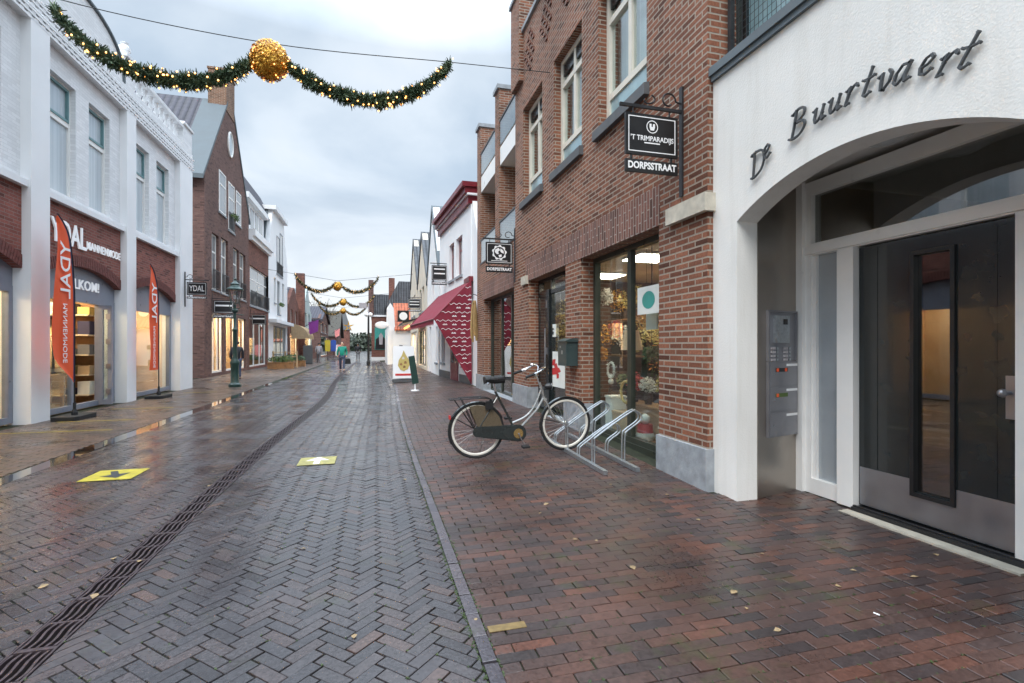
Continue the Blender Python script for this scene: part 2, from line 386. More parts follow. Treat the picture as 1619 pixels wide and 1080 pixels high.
M['pane_lower'] = mat('pane_lower', (.26, .40, .43), .15, coat=1, var=.1)
M['tile_dark'] = tilemat('tile_dark', (.040, .036, .052), rough=.6)
M['tile_orange'] = tilemat('tile_orange', (.42, .10, .035), .22, .24, .6)
M['tile_grey'] = tilemat('tile_grey', (.075, .08, .09), .22, .22, .6)
M['plaster_in'] = mat('plaster_in', (.74, .62, .45), .8, var=.06, scale=1)
M['peach_in'] = mat('peach_in', (.76, .54, .36), .8, var=.05, scale=.7)
M['wood_in'] = mat('wood_in', (.30, .16, .07), .5, var=.3, scale=5)
M['brown_in'] = mat('brown_in', (.07, .045, .03), .7, var=.3, scale=2)
M['floor_in'] = mat('floor_in', (.24, .18, .12), .35, var=.2, scale=4)
M['dark_in'] = mat('dark_in', (.05, .045, .04), .8, var=.3)
M['lamp'] = mat('lamp', (1, .9, .75), .5, emit=(1, .78, .50), es=20)
M['lamp_cool'] = mat('lamp_cool', (1, .9, .8), .5, emit=(1, .88, .70), es=11)
M['bulb'] = mat('bulb', (1, .8, .5), .5, emit=(1, .40, .09), es=2.4)
M['bulb_far'] = mat('bulb_far', (1, .8, .5), .5, emit=(1, .5, .15), es=.9)
M['pine'] = leafmat('pine', (.022, .050, .028), (.11, .165, .085))
M['gold'] = leafmat('gold', (.40, .17, .015), (.80, .45, .06), rough=.35, sheen=.5)
M['leaf'] = leafmat('leaf', (.03, .06, .012), (.10, .16, .03))
M['autumn'] = leafmat('autumn', (.35, .10, .01), (.75, .40, .04))
M['ochre'] = leafmat('ochre', (.30, .22, .06), (.60, .48, .16))
M['redleaf'] = leafmat('redleaf', (.30, .02, .02), (.55, .05, .04))
M['whiteleaf'] = leafmat('whiteleaf', (.5, .48, .42), (.75, .74, .68))
M['twig'] = mat('twig', (.10, .08, .06), .8)
M['hillgreen'] = leafmat('hillgreen', (.03, .045, .03), (.07, .085, .055))
M['hillbrown'] = leafmat('hillbrown', (.07, .055, .04), (.13, .10, .07))
M['skin'] = mat('skin', (.52, .31, .22), .55, var=.05)
M['hair'] = mat('hair', (.03, .02, .015), .6)
M['jacket_green'] = mat('jacket_green', (.0, .22, .16), .7, var=.15, scale=20)
M['jacket_black'] = mat('jacket_black', (.012, .013, .018), .7)
M['jacket_grey'] = mat('jacket_grey', (.38, .36, .38), .8)
M['jeans'] = mat('jeans', (.04, .055, .10), .8)
M['shoe'] = mat('shoe', (.05, .03, .03), .5)
M['rubber'] = mat('rubber', (.015, .015, .016), .7)
M['rim_white'] = mat('rim_white', (.66, .63, .56), .5, var=.06)
M['bikegreen'] = mat('bikegreen', (.020, .026, .025), .25, coat=.6)
M['bikesilver'] = mat('bikesilver', (.50, .50, .48), .25, metal=.7)
M['coat_guard'] = mat('coat_guard', (.10, .075, .045), .5, var=.3, scale=60)
M['lampgreen'] = mat('lampgreen', (.012, .045, .035), .4, coat=.3)
M['mailgreen'] = mat('mailgreen', (.035, .055, .055), .35, var=.1)
M['teal'] = mat('teal', (.05, .30, .26), .4)
M['paper'] = mat('paper', (.72, .74, .70), .7, var=.06)
M['yellow_cloth'] = mat('yellow_cloth', (.36, .24, .10), .8, var=.2, scale=12)
M['purple'] = mat('purple', (.20, .03, .24), .7)
M['blue'] = mat('blue', (.02, .07, .35), .6)
M['red'] = mat('red', (.50, .03, .03), .6)
M['pink'] = mat('pink', (.7, .25, .25), .6)
M['cloth_beige'] = mat('cloth_beige', (.45, .33, .20), .8)
M['cloth_grey'] = mat('cloth_grey', (.16, .16, .17), .8)
M['water'] = mat('water', (.02, .02, .02), .015, var=.1, rv=.012, spec=.9, coat=1)
M['joint'] = mat('joint', (.022, .026, .014), .75, var=.5, scale=8, spec=.3)
M['frosted'] = mat('frosted', (.62, .65, .66), .25, var=.05)
ROAD = [(0, (.034, .031, .034)), (.35, (.046, .042, .047)), (.6, (.054, .047, .050)), (.84, (.066, .050, .050)), (1, (.092, .056, .046))]
PATH = [(0, (.024, .019, .019)), (.28, (.042, .029, .028)), (.5, (.060, .033, .027)), (.8, (.080, .037, .027)), (1, (.125, .046, .028))]
PATHL = [(0, (.035, .025, .022)), (.5, (.085, .058, .045)), (1, (.14, .08, .05))]
M['g_road'] = groundmat('g_road', ROAD, .2, .13, .36)
M['g_path'] = groundmat('g_path', PATH, .5, .3, .55, .08)
M['g_pathl'] = groundmat('g_pathl', PATHL, .25, .24, .5, .12)
M['g_kerb'] = groundmat('g_kerb', [(0, (.05, .045, .055)), (1, (.10, .085, .095))], .3)
# ================================================================ GROUND
DR = -1.5
def warp(x, y):
    """the drain bows gently towards the right footpath, and the right kerb drifts out with distance"""
    b = .27*math.exp(-((y-14)/5.5)**2)
    k = .0018*max(0, min(y, 17)-5)**2
    if x < DR: return x+b*max(0, 1-(DR-x)/2.1)
    if x > .46: return x+k*max(0, 1-(x-.46)/2.4)
    t = (x-DR)/(.46-DR); return x+b*(1-t)+k*t
def clip(poly, ax, val, keep_less):
    out = []
    n = len(poly)
    for i in range(n):
        p, q = poly[i], poly[(i+1) % n]
        ip = (p[ax] <= val) if keep_less else (p[ax] >= val); iq = (q[ax] <= val) if keep_less else (q[ax] >= val)
        if ip: out.append(p)
        if ip != iq:
            t = (val-p[ax])/(q[ax]-p[ax]); out.append((p[0]+t*(q[0]-p[0]), p[1]+t*(q[1]-p[1])))
    return out
def pave(name, polys, material, h=.008, gap=.004, seed=1, kind='structure', tone=None, tilt=.010):
    r = random.Random(seed); V = []; Fc = []; T = []
    for P in polys:
        n = len(P)
        if n < 3: continue
        cx = sum(p[0] for p in P)/n; cy = sum(p[1] for p in P)/n
        ar = abs(sum(P[i][0]*P[(i+1) % n][1]-P[(i+1) % n][0]*P[i][1] for i in range(n)))/2
        if ar < .0012: continue
        g2 = gap*r.uniform(.7, 1.3); tx, ty = r.gauss(0, tilt), r.gauss(0, tilt); dz = r.gauss(0, .0009)
        jx, jy = r.gauss(0, .0009), r.gauss(0, .0009)
        b = len(V); top = []
        for (x, y) in P:
            d = math.hypot(x-cx, y-cy); s = max(.1, 1-g2*1.35/d) if d > 0 else 1
            xx, yy = cx+(x-cx)*s+jx, cy+(y-cy)*s+jy
            V.append((xx, yy, -.012)); s2 = max(.1, 1-(g2*1.35+.003)/d) if d > 0 else 1
            xi, yi = cx+(x-cx)*s2+jx, cy+(y-cy)*s2+jy
            top.append((xi, yi, h+dz+tx*(xi-cx)+ty*(yi-cy)))
            V.append((xx, yy, h-.0022+dz+tx*(xx-cx)+ty*(yy-cy)))
        V += top
        for i in range(n):
            j = (i+1) % n
            Fc.append((b+2*i, b+2*j, b+2*j+1, b+2*i+1)); Fc.append((b+2*i+1, b+2*j+1, b+2*n+j, b+2*n+i))
        Fc.append(tuple(b+2*n+i for i in range(n)))
        t = min(1, max(0, r.betavariate(2.2, 2.4)))
        T += [t]*(3*n)
    V = [(warp(x, y), y, z+GZ(warp(x, y), y)) for x, y, z in V]
    me = bpy.data.meshes.new(name); me.from_pydata(V, [], Fc); me.materials.append(material)
    at = me.attributes.new('tone', 'FLOAT', 'POINT'); at.data.foreach_set('value', T)
    me.update(); o = bpy.data.objects.new(name, me); col.objects.link(o); o['kind'] = kind; return o
def ccw(P):
    a = sum(P[i][0]*P[(i+1) % len(P)][1]-P[(i+1) % len(P)][0]*P[i][1] for i in range(len(P)))
    return P if a > 0 else P[::-1]
def herring(x0, x1, y0, y1, Lb=.188, Wb=.065):
    out = []; c = math.cos(R(45)); n = int((abs(y1-y0)+abs(x1-x0)+4)/Wb)
    cx, cy = x0, y0
    def rot(p): return (cx+(p[0]*c-p[1]*c), cy+(p[0]*c+p[1]*c))
    # lattice a=(W,W)->(0,W*1.414) along the street after rotation ; b=(L,-L)->(L*1.414,0) across it
    for i in range(-4, int((y1-y0)/(Wb*1.414))+6):
        for j in range(-2, int((x1-x0)/(Lb*1.414))+3):
            ox, oy = i*Wb+j*Lb, i*Wb-j*Lb
            for (a, b, c2, d) in ((0, Lb, 0, Wb), (Lb, Lb+Wb, Wb-Lb, Wb)):
                P = [rot((ox+a, oy+c2)), rot((ox+b, oy+c2)), rot((ox+b, oy+d)), rot((ox+a, oy+d))]
                for ax, v, kl in ((0, x0, False), (0, x1, True), (1, y0, False), (1, y1, True)):
                    if P: P = clip(P, ax, v, kl)
                if len(P) > 2: out.append(ccw(P))
    return out
def bond(x0, x1, y0, y1, Lb=.205, Wb=.070, along='x'):
    out = []; r = random.Random(5)
    if along == 'x':
        for i in range(int((y1-y0)/Wb)):
            y = y0+i*Wb; x = x0-(Lb*.5 if i % 2 else 0)-r.uniform(0, .02)
            while x < x1:
                a, b = max(x, x0), min(x+Lb, x1)
                if b-a > .03: out.append([(a, y), (b, y), (b, y+Wb), (a, y+Wb)])
                x += Lb
    else:
        for i in range(int(round((x1-x0)/Wb))):
            x = x0+i*Wb; y = y0-(Lb*.5 if i % 2 else 0)
            while y < y1:
                out.append([(x, y), (x+Wb, y), (x+Wb, y+Lb), (x, y+Lb)]); y += Lb
    return out
YE = 46
mb = MB(); mb.add([(-400, -60, -.05), (400, -60, -.05), (400, 700, -.05), (-400, 700, -.05)], [(0, 1, 2, 3)])
tag(mb.build('ground', M['joint']), kind='structure')
# bedding sheet under the pavers (follows the rise of the right footpath)
mb = MB(); xs = [-8, -5.9, -3.84, -3.6, -1.63, -1.37, .46, .53, 1.2, 2, 3.03, 4.2]; ys = [-3, 0, 3, 4, 5, 6, 7, 8, 9, 12, 18, 30, 60, 110]
nx = len(xs)
mb.add([(x, y, -.002+GZ(x, y)) for y in ys for x in xs], [(j*nx+i, j*nx+i+1, (j+1)*nx+i+1, (j+1)*nx+i) for j in range(len(ys)-1) for i in range(nx-1) if i != 4])
mb.add([(-1.63, -3, -.04), (-1.37, -3, -.04), (-1.37, 110, -.04), (-1.63, 110, -.04)], [(0, 1, 2, 3)])
tag(mb.build('paver_bedding', M['joint']), kind='structure')
HR = herring(DR+.092, .46, -1.2, YE); HL = herring(-3.6, DR-.092, -1.2, YE)
pave('road_right_lane', HR, M['g_road'], seed=2)
pave('road_left_lane', HL, M['g_road'], seed=3)
pave('kerb', bond(.462, .53, -1.2, YE, .21, .068, 'y'), M['g_kerb'], h=.012, seed=4)
pave('gutter', bond(-3.84, -3.6, -1.2, YE, .21, .08, 'y'), M['g_kerb'], h=-.004, seed=6)
pave('footpath_right', bond(.53, 3.03, -1.5, YE)+bond(3.03, 3.95, -.6, 4.05), M['g_path'], h=.008, seed=5, gap=.003)
pave('footpath_left', bond(-5.95, -3.84, -1.2, 19.5, .21, .075)+bond(-7.3, -3.84, 19.5, YE, .21, .075), M['g_pathl'], h=.008, seed=7, gap=.003)
# wet sheet beyond the separately modelled pavers
mb = MB(); mb.face([(-9, YE, .004), (9, YE, .004), (9, 160, .004), (-9, 160, .004)])
far_road = mb.build('road_far', M['g_road']); tag(far_road, kind='structure')
# puddles standing in the gutter
def strip(name, segs, material, z):
    mb = MB(); r = random.Random(3)
    for (y0, y1, w0) in segs:
        n = max(4, int((y1-y0)/.12)); Lp = []; Rp = []
        for i in range(n+1):
            y = y0+(y1-y0)*i/n; e = math.sin(math.pi*min(1, max(0, i/n)))**.3
            wd = w0*e; c = -3.72+.012*math.sin(y*2.1)
            Lp.append((c-wd-r.uniform(0, .014), y)); Rp.append((c+wd+r.uniform(0, .014), y))
        for i in range(n): mb.face([(Lp[i][0], Lp[i][1], z), (Rp[i][0], Rp[i][1], z), (Rp[i+1][0], Rp[i+1][1], z), (Lp[i+1][0], Lp[i+1][1], z)])
    return tag(mb.build(name, material), kind='structure')
strip('puddle_water', [(4.5, 18.4, .115), (19.5, 21, .09), (23, 26, .08)], M['water'], .0045)
# slot drain
mb = MB(); y = -1.2
def wv(x, y): return warp(x, y)
while y < YE:
    y2 = y+.5
    for (a, b, z) in ((-1.590, -1.580, .010), (-1.420, -1.410, .010)):
        P = [(wv(a, y), y), (wv(b, y), y), (wv(b, y2), y2), (wv(a, y2), y2)]
        mb.prism(P, 'z', -.035, z)
    P = [(wv(-1.578, y), y), (wv(-1.422, y), y), (wv(-1.422, y+.022), y+.022), (wv(-1.578, y+.022), y+.03)]
    mb.prism(P, 'z', -.03, .008)
    P = [(wv(-1.578, y), y+.25), (wv(-1.422, y), y+.25), (wv(-1.422, y), y+.265), (wv(-1.578, y), y+.265)]
    mb.prism(P, 'z', -.03, .008)
    if y < 26:
        for h0 in (0.03, .27):
            for k in range(5):
                x = -1.570+k*.034
                pts = [(x-.009+.007*math.sin(t*6.3), y+h0+t*.22) for t in [i/6 for i in range(7)]]
                for i in range(6):
                    (xa, ya), (xb, yb) = pts[i], pts[i+1]
                    mb.prism([(wv(xa, ya), ya), (wv(xa+.012, ya), ya), (wv(xb+.012, yb), yb), (wv(xb, yb), yb)], 'z', -.02, .0075)
    else:
        for k in range(3):
            x = -1.58+k*.06; mb.prism([(wv(x, y), y+.03), (wv(x+.035, y), y+.03), (wv(x+.035, y2), y2), (wv(x, y2), y2)], 'z', -.02, .0075)
    y = y2
tag(mb.build('slot_drain', M['castiron']), 'long cast iron slot drain grating running down the middle of the brick street', 'drain')
# moss in the joints beside the right kerb and in herringbone joints
mb = MB(); r = random.Random(12); NEARB = [p for p in HR+HL if p[0][1] < 6.5]
for i in range(2600):
    q = r.random()
    if q < .45: x = (.455 if r.random() < .7 else .535)+r.gauss(0, .006); y = 1.0+abs(r.gauss(0, 4.5))
    elif q < .8: x, y = r.choice(r.choice(NEARB)); x += r.gauss(0, .006); y += r.gauss(0, .006)
    else: x = r.uniform(.8, 3); y = 1.2+r.random()*3; y = -1.5+.070*round((y+1.5)/.070)+r.gauss(0, .003)
    X = warp(x, y); z = GZ(X, y)+.006
    for k in range(3):
        a = r.uniform(0, 6.28); s = r.uniform(.004, .010)
        mb.face([(X+s*math.cos(a+q_), y+s*math.sin(a+q_)*1.3, z+(.005 if q_ == 0 else .001)) for q_ in (0, 2.1, 4.2)])
tag(mb.build('moss', M['moss']), kind='stuff')
# floor stickers and tape
def sticker(cx, cy, s, matl, arrow, d, label, k_=1.0):
    z = .0145
    t = thing('floor_sticker', (cx, cy, z), label, 'floor sticker', 'yellow distance stickers on the paving')
    mb = MB(); mb.prism([(cx-s/2, cy-s/2), (cx+s/2, cy-s/2), (cx+s/2, cy+s/2), (cx-s/2, cy+s/2)], 'z', z-.001, z+.001); mb.build('sticker_sheet', matl, t)
    ar = [(-.03, -.19), (.03, -.19), (.03, .0), (.12, .0), (0, .19), (-.12, 0), (-.03, 0)]
    ar = [(p[0]*s/.5*1.15*k_, p[1]*s/.5*k_) for p in ar]; c, q = math.cos(d), math.sin(d)
    mb = MB(); mb.prism([(cx+p[0]*c-p[1]*q, cy+p[0]*q+p[1]*c) for p in ar], 'z', z+.0025, z+.0035); mb.build('arrow', arrow, t)
sticker(-2.69, 6.39, .48, M['yellow'], M['ink'], R(205), 'bright yellow square sticker with a black arrow left of the slot drain')
sticker(-.65, 6.52, .42, M['yellow_worn'], M['white_worn'], R(0), 'worn pale yellow square sticker with a white arrow right of the slot drain', 1.18)
for i, (x0, x1, yy, lb) in enumerate([(-5.8, -4.2, 9.85, 'faded yellow tape line on the pavement nearest the left shop window'), (-5.6, -4.35, 11.1, 'faded yellow tape line on the pavement before the open shop door'), (-5.6, -4.4, 13.1, 'faded yellow tape line on the pavement between the two orange flags'), (-5.5, -4.6, 17.2, 'faded yellow tape line on the pavement behind the far orange flag')]):
    mb = MB(); mb.box(x0, x1, yy, yy+.05, .0125, .0145)
    tag(mb.build('tape_line', M['yellow_tape'], loc=(x0, yy, .0125)), lb, 'floor tape', 'tape lines on the pavement')
mb = MB(); mb.box(.545, .735, 2.385, 2.440, .010, .0125)
tag(mb.build('yellow_paver', M['yellow_paver'], loc=(.64, 2.42, .011)), 'single yellow brick set into the dark paving beside the kerb strip', 'paver')
# fallen leaves / litter
mb = MB(); n = 8
pts = [(0, -.022), (.012, -.012), (.020, .004), (.010, .016), (.003, .028), (-.009, .017), (-.019, .006), (-.013, -.010)]
for i in range(8):
    a, b = pts[i], pts[(i+1) % 8]
    mb.face([(0, 0, .006), (a[0], a[1], .002+.006*abs(a[0])/.02), (b[0], b[1], .002+.006*abs(b[0])/.02)])
M['deadleaf'] = mat('deadleaf', (.27, .19, .10), .6, var=.3, scale=40)
leafproto = None
LP = [(1133, 889), (1104, 826), (1025, 825), (1205, 878), (965, 772), (854, 815), (864, 801), (1029, 750), (943, 858), (910, 856), (1055, 788), (1000, 900), (752, 983), (1350, 905), (1325, 930), (1445, 915), (1160, 940), (640, 760), (330, 770), (220, 890), (180, 886), (70, 930), (150, 945), (480, 870), (1180, 965), (1230, 1000), (560, 1010), (1480, 880)]
names = ['near the bike rack foot', 'in the middle of the footpath', 'beside the brick pillar', 'close to the white pillar', 'below the bicycle', 'on the wet red paving', 'beside the kerb strip', 'on the dark herringbone road']
for i, (px, py) in enumerate(LP):
    a, b = ray(px); t = F*CH/(py-548); x, y = a*t, b*t
    if leafproto is None: o = leafproto = mb.build('fallen_leaf', M['deadleaf'])
    else: o = leafproto.copy(); col.objects.link(o)
    o.location = (x, y, GZ(x, y)+.010); o.rotation_euler = (rnd.uniform(-.2, .2), rnd.uniform(-.2, .2), rnd.uniform(0, 6)); s = rnd.uniform(.45, 1.15); o.scale = (s, s, s)
    tag(o, 'small pale dry leaf lying flat on the wet brick paving', 'leaf', 'pale leaves fallen on the paving')
a, b = ray(1386); t = F*CH/(975-548)
mb = MB(); mb.tube([(-.014, 0, .004), (.014, 0, .004)], .004, 8)
o = mb.build('cigarette_butt', M['white']); o.location = (a*t, b*t, GZ(a*t, b*t)+.010); o.rotation_euler = (0, 0, 1.9); tag(o, 'small white cigarette butt on the wet footpath near the lower right corner', 'litter')

# ================================================================ WALL / WINDOW HELPERS (walls standing along the street: constant x)
def wallX(mb, X, D, y0, y1, z0, z1, holes, ends=True, top=True):
    """front face at X, back at X+D (D signed, away from the street)"""
    ys = sorted({y0, y1, *[h[0] for h in holes], *[h[1] for h in holes]}); zs = sorted({z0, z1, *[h[2] for h in holes], *[h[3] for h in holes]})
    ys = [y for y in ys if y0 <= y <= y1]; zs = [z for z in zs if z0 <= z <= z1]
    s = 1 if D < 0 else -1      # street side normal sign
    def inh(y, z): return any(h[0] < y < h[1] and h[2] < z < h[3] for h in holes)
    for i in range(len(ys)-1):
        for j in range(len(zs)-1):
            a, b, c, d = ys[i], ys[i+1], zs[j], zs[j+1]
            if inh((a+b)/2, (c+d)/2): continue
            q = [(X, a, c), (X, b, c), (X, b, d), (X, a, d)]; mb.face(q if s > 0 else q[::-1])
            q = [(X+D, a, c), (X+D, b, c), (X+D, b, d), (X+D, a, d)]; mb.face(q if s < 0 else q[::-1])
    def rq(p): mb.face(p if s > 0 else p[::-1])
    for (a, b, c, d) in holes:
        a, b, c, d = max(a, y0), min(b, y1), max(c, z0), min(d, z1)
        rq([(X, a, c), (X, a, d), (X+D, a, d), (X+D, a, c)]); rq([(X, b, d), (X, b, c), (X+D, b, c), (X+D, b, d)])
        rq([(X, a, d), (X, b, d), (X+D, b, d), (X+D, a, d)])
        if c > z0+1e-6: rq([(X, b, c), (X, a, c), (X+D, a, c), (X+D, b, c)])
    if ends:
        rq([(X, y0, z1), (X, y0, z0), (X+D, y0, z0), (X+D, y0, z1)]); rq([(X, y1, z0), (X, y1, z1), (X+D, y1, z1), (X+D, y1, z0)])
    if top: rq([(X, y0, z1), (X+D, y0, z1), (X+D, y1, z1), (X, y1, z1)])
def frameX(mb, X, T, y0, y1, z0, z1, w, rails=(), posts=(), ww=None):
    """window frame of bars: outer border w, T = thickness away from X (signed)"""
    ww = ww or w
    mb.box(X, X+T, y0, y1, z0, z0+w); mb.box(X, X+T, y0, y1, z1-w, z1)
    mb.box(X, X+T, y0, y0+w, z0+w, z1-w); mb.box(X, X+T, y1-w, y1, z0+w, z1-w)
    e = T*.06
    for z in rails: mb.box(X+e, X+T-e, y0+w, y1-w, z-ww/2, z+ww/2)
    for p in posts:
        y, za, zb = p if isinstance(p, tuple) else (p, z0+w, z1-w)
        mb.box(X+2*e, X+T-2*e, y-ww/2, y+ww/2, za, zb)
def windowX(parent, X, sgn, y0, y1, z0, z1, fm, pm, w=.07, T=.08, rails=(), posts=(), back=None, name='window'):
    """sgn=+1: building lies at larger x. Adds window > pane (> curtain)"""
    mb = MB(); frameX(mb, X, sgn*T, y0, y1, z0, z1, w, rails, posts); f = mb.build(name, fm, parent)
    mb = MB(); xx = X+sgn*T*.5; mb.box(xx-.004, xx+.004, y0+w*.5, y1-w*.5, z0+w*.5, z1-w*.5); mb.build('pane', pm, f)
    return f
def room(parent, X0, X1, y0, y1, z0, z1, wall, floor, ceil):
    """open-fronted shop interior seen through the glass, front at X0"""
    t = .05; s = 1 if X1 > X0 else -1
    mb = MB(); mb.box(X1, X1+s*t, y0, y1, z0, z1); mb.box(X0, X1, y0-t, y0, z0, z1); mb.box(X0, X1, y1, y1+t, z0, z1); mb.build('interior_wall', wall, parent)
    mb = MB(); mb.box(X0, X1+s*t, y0-t, y1+t, z0-t, z0-.001); mb.build('interior_floor', floor, parent)
    mb = MB(); mb.box(X0, X1+s*t, y0-t, y1+t, z1+.001, z1+t); mb.build('interior_ceiling', ceil, parent)
def leaves(mb, c, rad, n, size, r, flat=1.0, thin=.35):
    for i in range(n):
        d = Vector((r.gauss(0, 1), r.gauss(0, 1), r.gauss(0, 1))); d.normalize(); q = r.random()**.4
        p = Vector((c[0]+d.x*rad[0]*q, c[1]+d.y*rad[1]*q, c[2]+d.z*rad[2]*q))
        u = Vector((r.gauss(0, 1), r.gauss(0, 1), r.gauss(0, 1)*flat)).normalized(); v = u.orthogonal().normalized()
        s = size*r.uniform(.6, 1.3)
        mb.face([p-u*s*.5, p+v*s*thin*.5, p+u*s*.5, p-v*s*thin*.5])
# ================================================================ RIGHT: BRICK SHOP BUILDING
XB = 3.05
bs = thing('brick_shop_house', (XB, 4.1, 0), 'tall red brick shop building with cream upper windows and dark shopfront beside the white entrance', 'building')
wins = [(5.2, 6.5, 4.45, 8.1), (7.08, 8.3, 4.45, 6.38), (8.93, 10.18, 4.45, 6.38)]
wins[0] = (5.2, 6.5, 4.45, 6.38)
mb = MB(); mb.mi = 0
wallX(mb, XB, .3, 4.1, 10.78, 0, 8.0, [(4.94, 7.12, .02, 2.74), (7.75, 9.79, .02, 2.74)]+wins)
# lower storey continues under the balconies
wallX(mb, XB+.002, .3, 10.78, 15.05, 0, 3.8, [(10.9, 14.1, .02, 2.74)])
mb.box(XB-.1, XB+.35, 10.15, 10.78, 7.0, 8.85)
mb.box(XB+.301, XB+.32, 4.1, 4.35, 4.03, 8.0)
for (a, b) in ((12.3, 12.72), (14.6, 15.05)): mb.box(XB+.004, XB+1.6, a, b, 3.8, 7.9)
mb.box(XB+1.6, XB+1.9, 10.8, 15.05, 3.4, 7.2)
mb.box(XB+.3, XB+6, 15.0, 15.045, 0, 7.4)
mb.build('wall', M['brick_red'], bs)
mb = MB()
for (a, b) in ((4.92, 10.0), (10.9, 14.2)): mb.box(XB-.006, XB+.2, a, b, 2.742, 3.19)
mb.build('soldier_course', M['brick_soldier'], bs)
# decorative openwork in the parapet
mb = MB()
for k in range(5):
    y = 5.4+k*1.0
    for i in range(6):
        for j in range(7):
            if (i+j) % 2: continue
            if abs(i-2.5)+abs(j-3) < 4.2: mb.box(XB-.025, XB, y+i*.11, y+i*.11+.1, 6.98+j*.125, 6.98+j*.125+.06)
mb.build('relief_brickwork', M['brick_soldier'], bs)
mb = MB()
mb.box(XB-.05, XB+.36, 4.08, 10.14, 8.0, 8.08); mb.box(XB-.14, XB+.4, 10.11, 10.82, 8.85, 8.93)
for (a, b) in ((12.26, 12.76), (14.56, 15.09)): mb.box(XB-.05, XB+1.62, a, b, 7.9, 8.0)
mb.build('coping', M['stone'], bs)
mb = MB()
for (a, b) in ((4.08, 4.945), (7.115, 7.755), (9.785, 10.905), (14.095, 15.07)):
    h = .43 if a < 5 else .43+GZ(3, a)
    mb = MB(); mb.box(XB-.035, XB+.205, a, b, 0, h); mb.build('plinth', M['stone'], bs)
for a, b, y in ((4.06, 4.72, 0), (9.8, 10.15, 0)): mb = MB(); mb.box(XB-.06, XB+.2, a, b, 2.68, 2.85); mb.build('corbel_stone', M['stone_beige'], bs)
for (a, b, c, d) in wins:
    mb = MB(); mb.prism([(XB-.07, c-.16), (XB+.12, c-.16), (XB+.12, c+.02), (XB-.07, c-.03)], 'y', a-.06, b+.06); mb.build('sill', M['stone_dark'], bs)
    mb = MB(); X = XB+.13
    frameX(mb, X, .09, a, b, c, d, .085, rails=(c+.42, c+1.48), posts=((a+(b-a)*.5, c+.46, d-.08),))
    f = mb.build('window', M['frame_cream'], bs)
    mb = MB(); mb.box(X+.045, X+.053, a+.04, b-.04, c+.45, d-.04); mb.build('pane', M['glass'], f)
    mb = MB(); mb.box(X+.03, X+.06, a+.04, b-.04, c+.08, c+.40); mb.build('lower_pane', M['pane_lower'], f)
    mb = MB(); mb.box(X+.2, X+.22, a, b, c, d); mb.build('curtain', M['pane_pale'], f)
    mb = MB(); mb.box(X+.02, X+.07, a+.05, b-.05, d-.28, d-.08); mb.build('roller_blind', M['frame_dark'], f)
# shop fronts
gx = XB+.21
mb = MB(); frameX(mb, gx, .09, 4.94, 7.12, .14, 2.74, .07, posts=(6.02,), ww=.1); mb.box(gx-.02, gx+.12, 4.94, 7.12, .02, .14); f = mb.build('shop_window', M['frame_olive'], bs)
for a, b in ((4.99, 5.99), (6.05, 7.07)):
    mb = MB(); mb.box(gx+.04, gx+.05, a, b, .2, 2.69); mb.build('pane', M['glass'], f)
mb = MB(); frameX(mb, gx, .1, 7.75, 9.79, .1, 2.74, .07, rails=(2.45,), posts=(9.05, 8.05)); mb.box(gx-.02, gx+.03, 9.1, 9.6, .2, 2.5)
f = mb.build('shop_door', M['frame_dark'], bs)
mb = MB(); mb.box(gx+.04, gx+.05, 7.8, 9.05, .2, 2.69); mb.build('pane', M['glass'], f)
mb = MB(); mb.tube([(gx-.06, 9.2, 1.0), (gx-.06, 9.2, 1.75)], .015); mb.box(gx-.04, gx, 9.18, 9.22, 2.15, 2.3); mb.box(gx-.04, gx, 9.18, 9.22, 1.25, 1.38); mb.build('handle', M['alu'], f)
mb = MB(); frameX(mb, gx, .09, 10.9, 14.1, .14, 2.74, .07, posts=(11.9, 12.9), ww=.09); f = mb.build('shop_window', M['frame_olive'], bs)
mb = MB(); mb.box(gx+.04, gx+.05, 10.95, 14.05, .2, 2.7); mb.build('pane', M['glass_dark'], f)
mb = MB(); mb.box(gx-.2, gx+.14, 4.94, 7.12, 0, .022); mb.box(XB-.02, gx+.1, 7.75, 9.79, 0, .12+.02); mb.box(XB-.02, gx+.1, 10.9, 14.1, 0, .165); mb.build('threshold', M['stone'], bs)
# balconies
mb = MB()
for a, b in ((10.79, 12.29), (12.73, 14.59)):
    for z in (5.95,): mb.box(XB+.03, XB+1.6, a, b, z, z+.45)
mb.build('balcony_fascia', M['frame_white'], bs)
for a, b in ((10.79, 12.29), (12.73, 14.59)):
    for c, d in ((6.45, 7.05), (3.84, 4.5)): mb = MB(); mb.box(XB+.02, XB+.04, a, b, c, d); mb.build('balcony_glass', M['glass_rail'], bs)
mb = MB()
for a, b in ((10.79, 12.29), (12.73, 14.59)):
    for z in (7.05, 4.5): mb.box(XB+.005, XB+.05, a, b, z, z+.04)
    mb.box(XB-.01, XB+.3, a, b, 3.803, 3.84)
mb.build('balcony_rail', M['stone_dark'], bs)
room(bs, gx+.12, gx+3.6, 4.5, 9.9, .1, 2.80, M['brown_in'], M['floor_in'], M['plaster_in'])
room(bs, gx+.12, gx+2.0, 10.3, 14.6, .15, 2.80, M['brown_in'], M['floor_in'], M['plaster_in'])
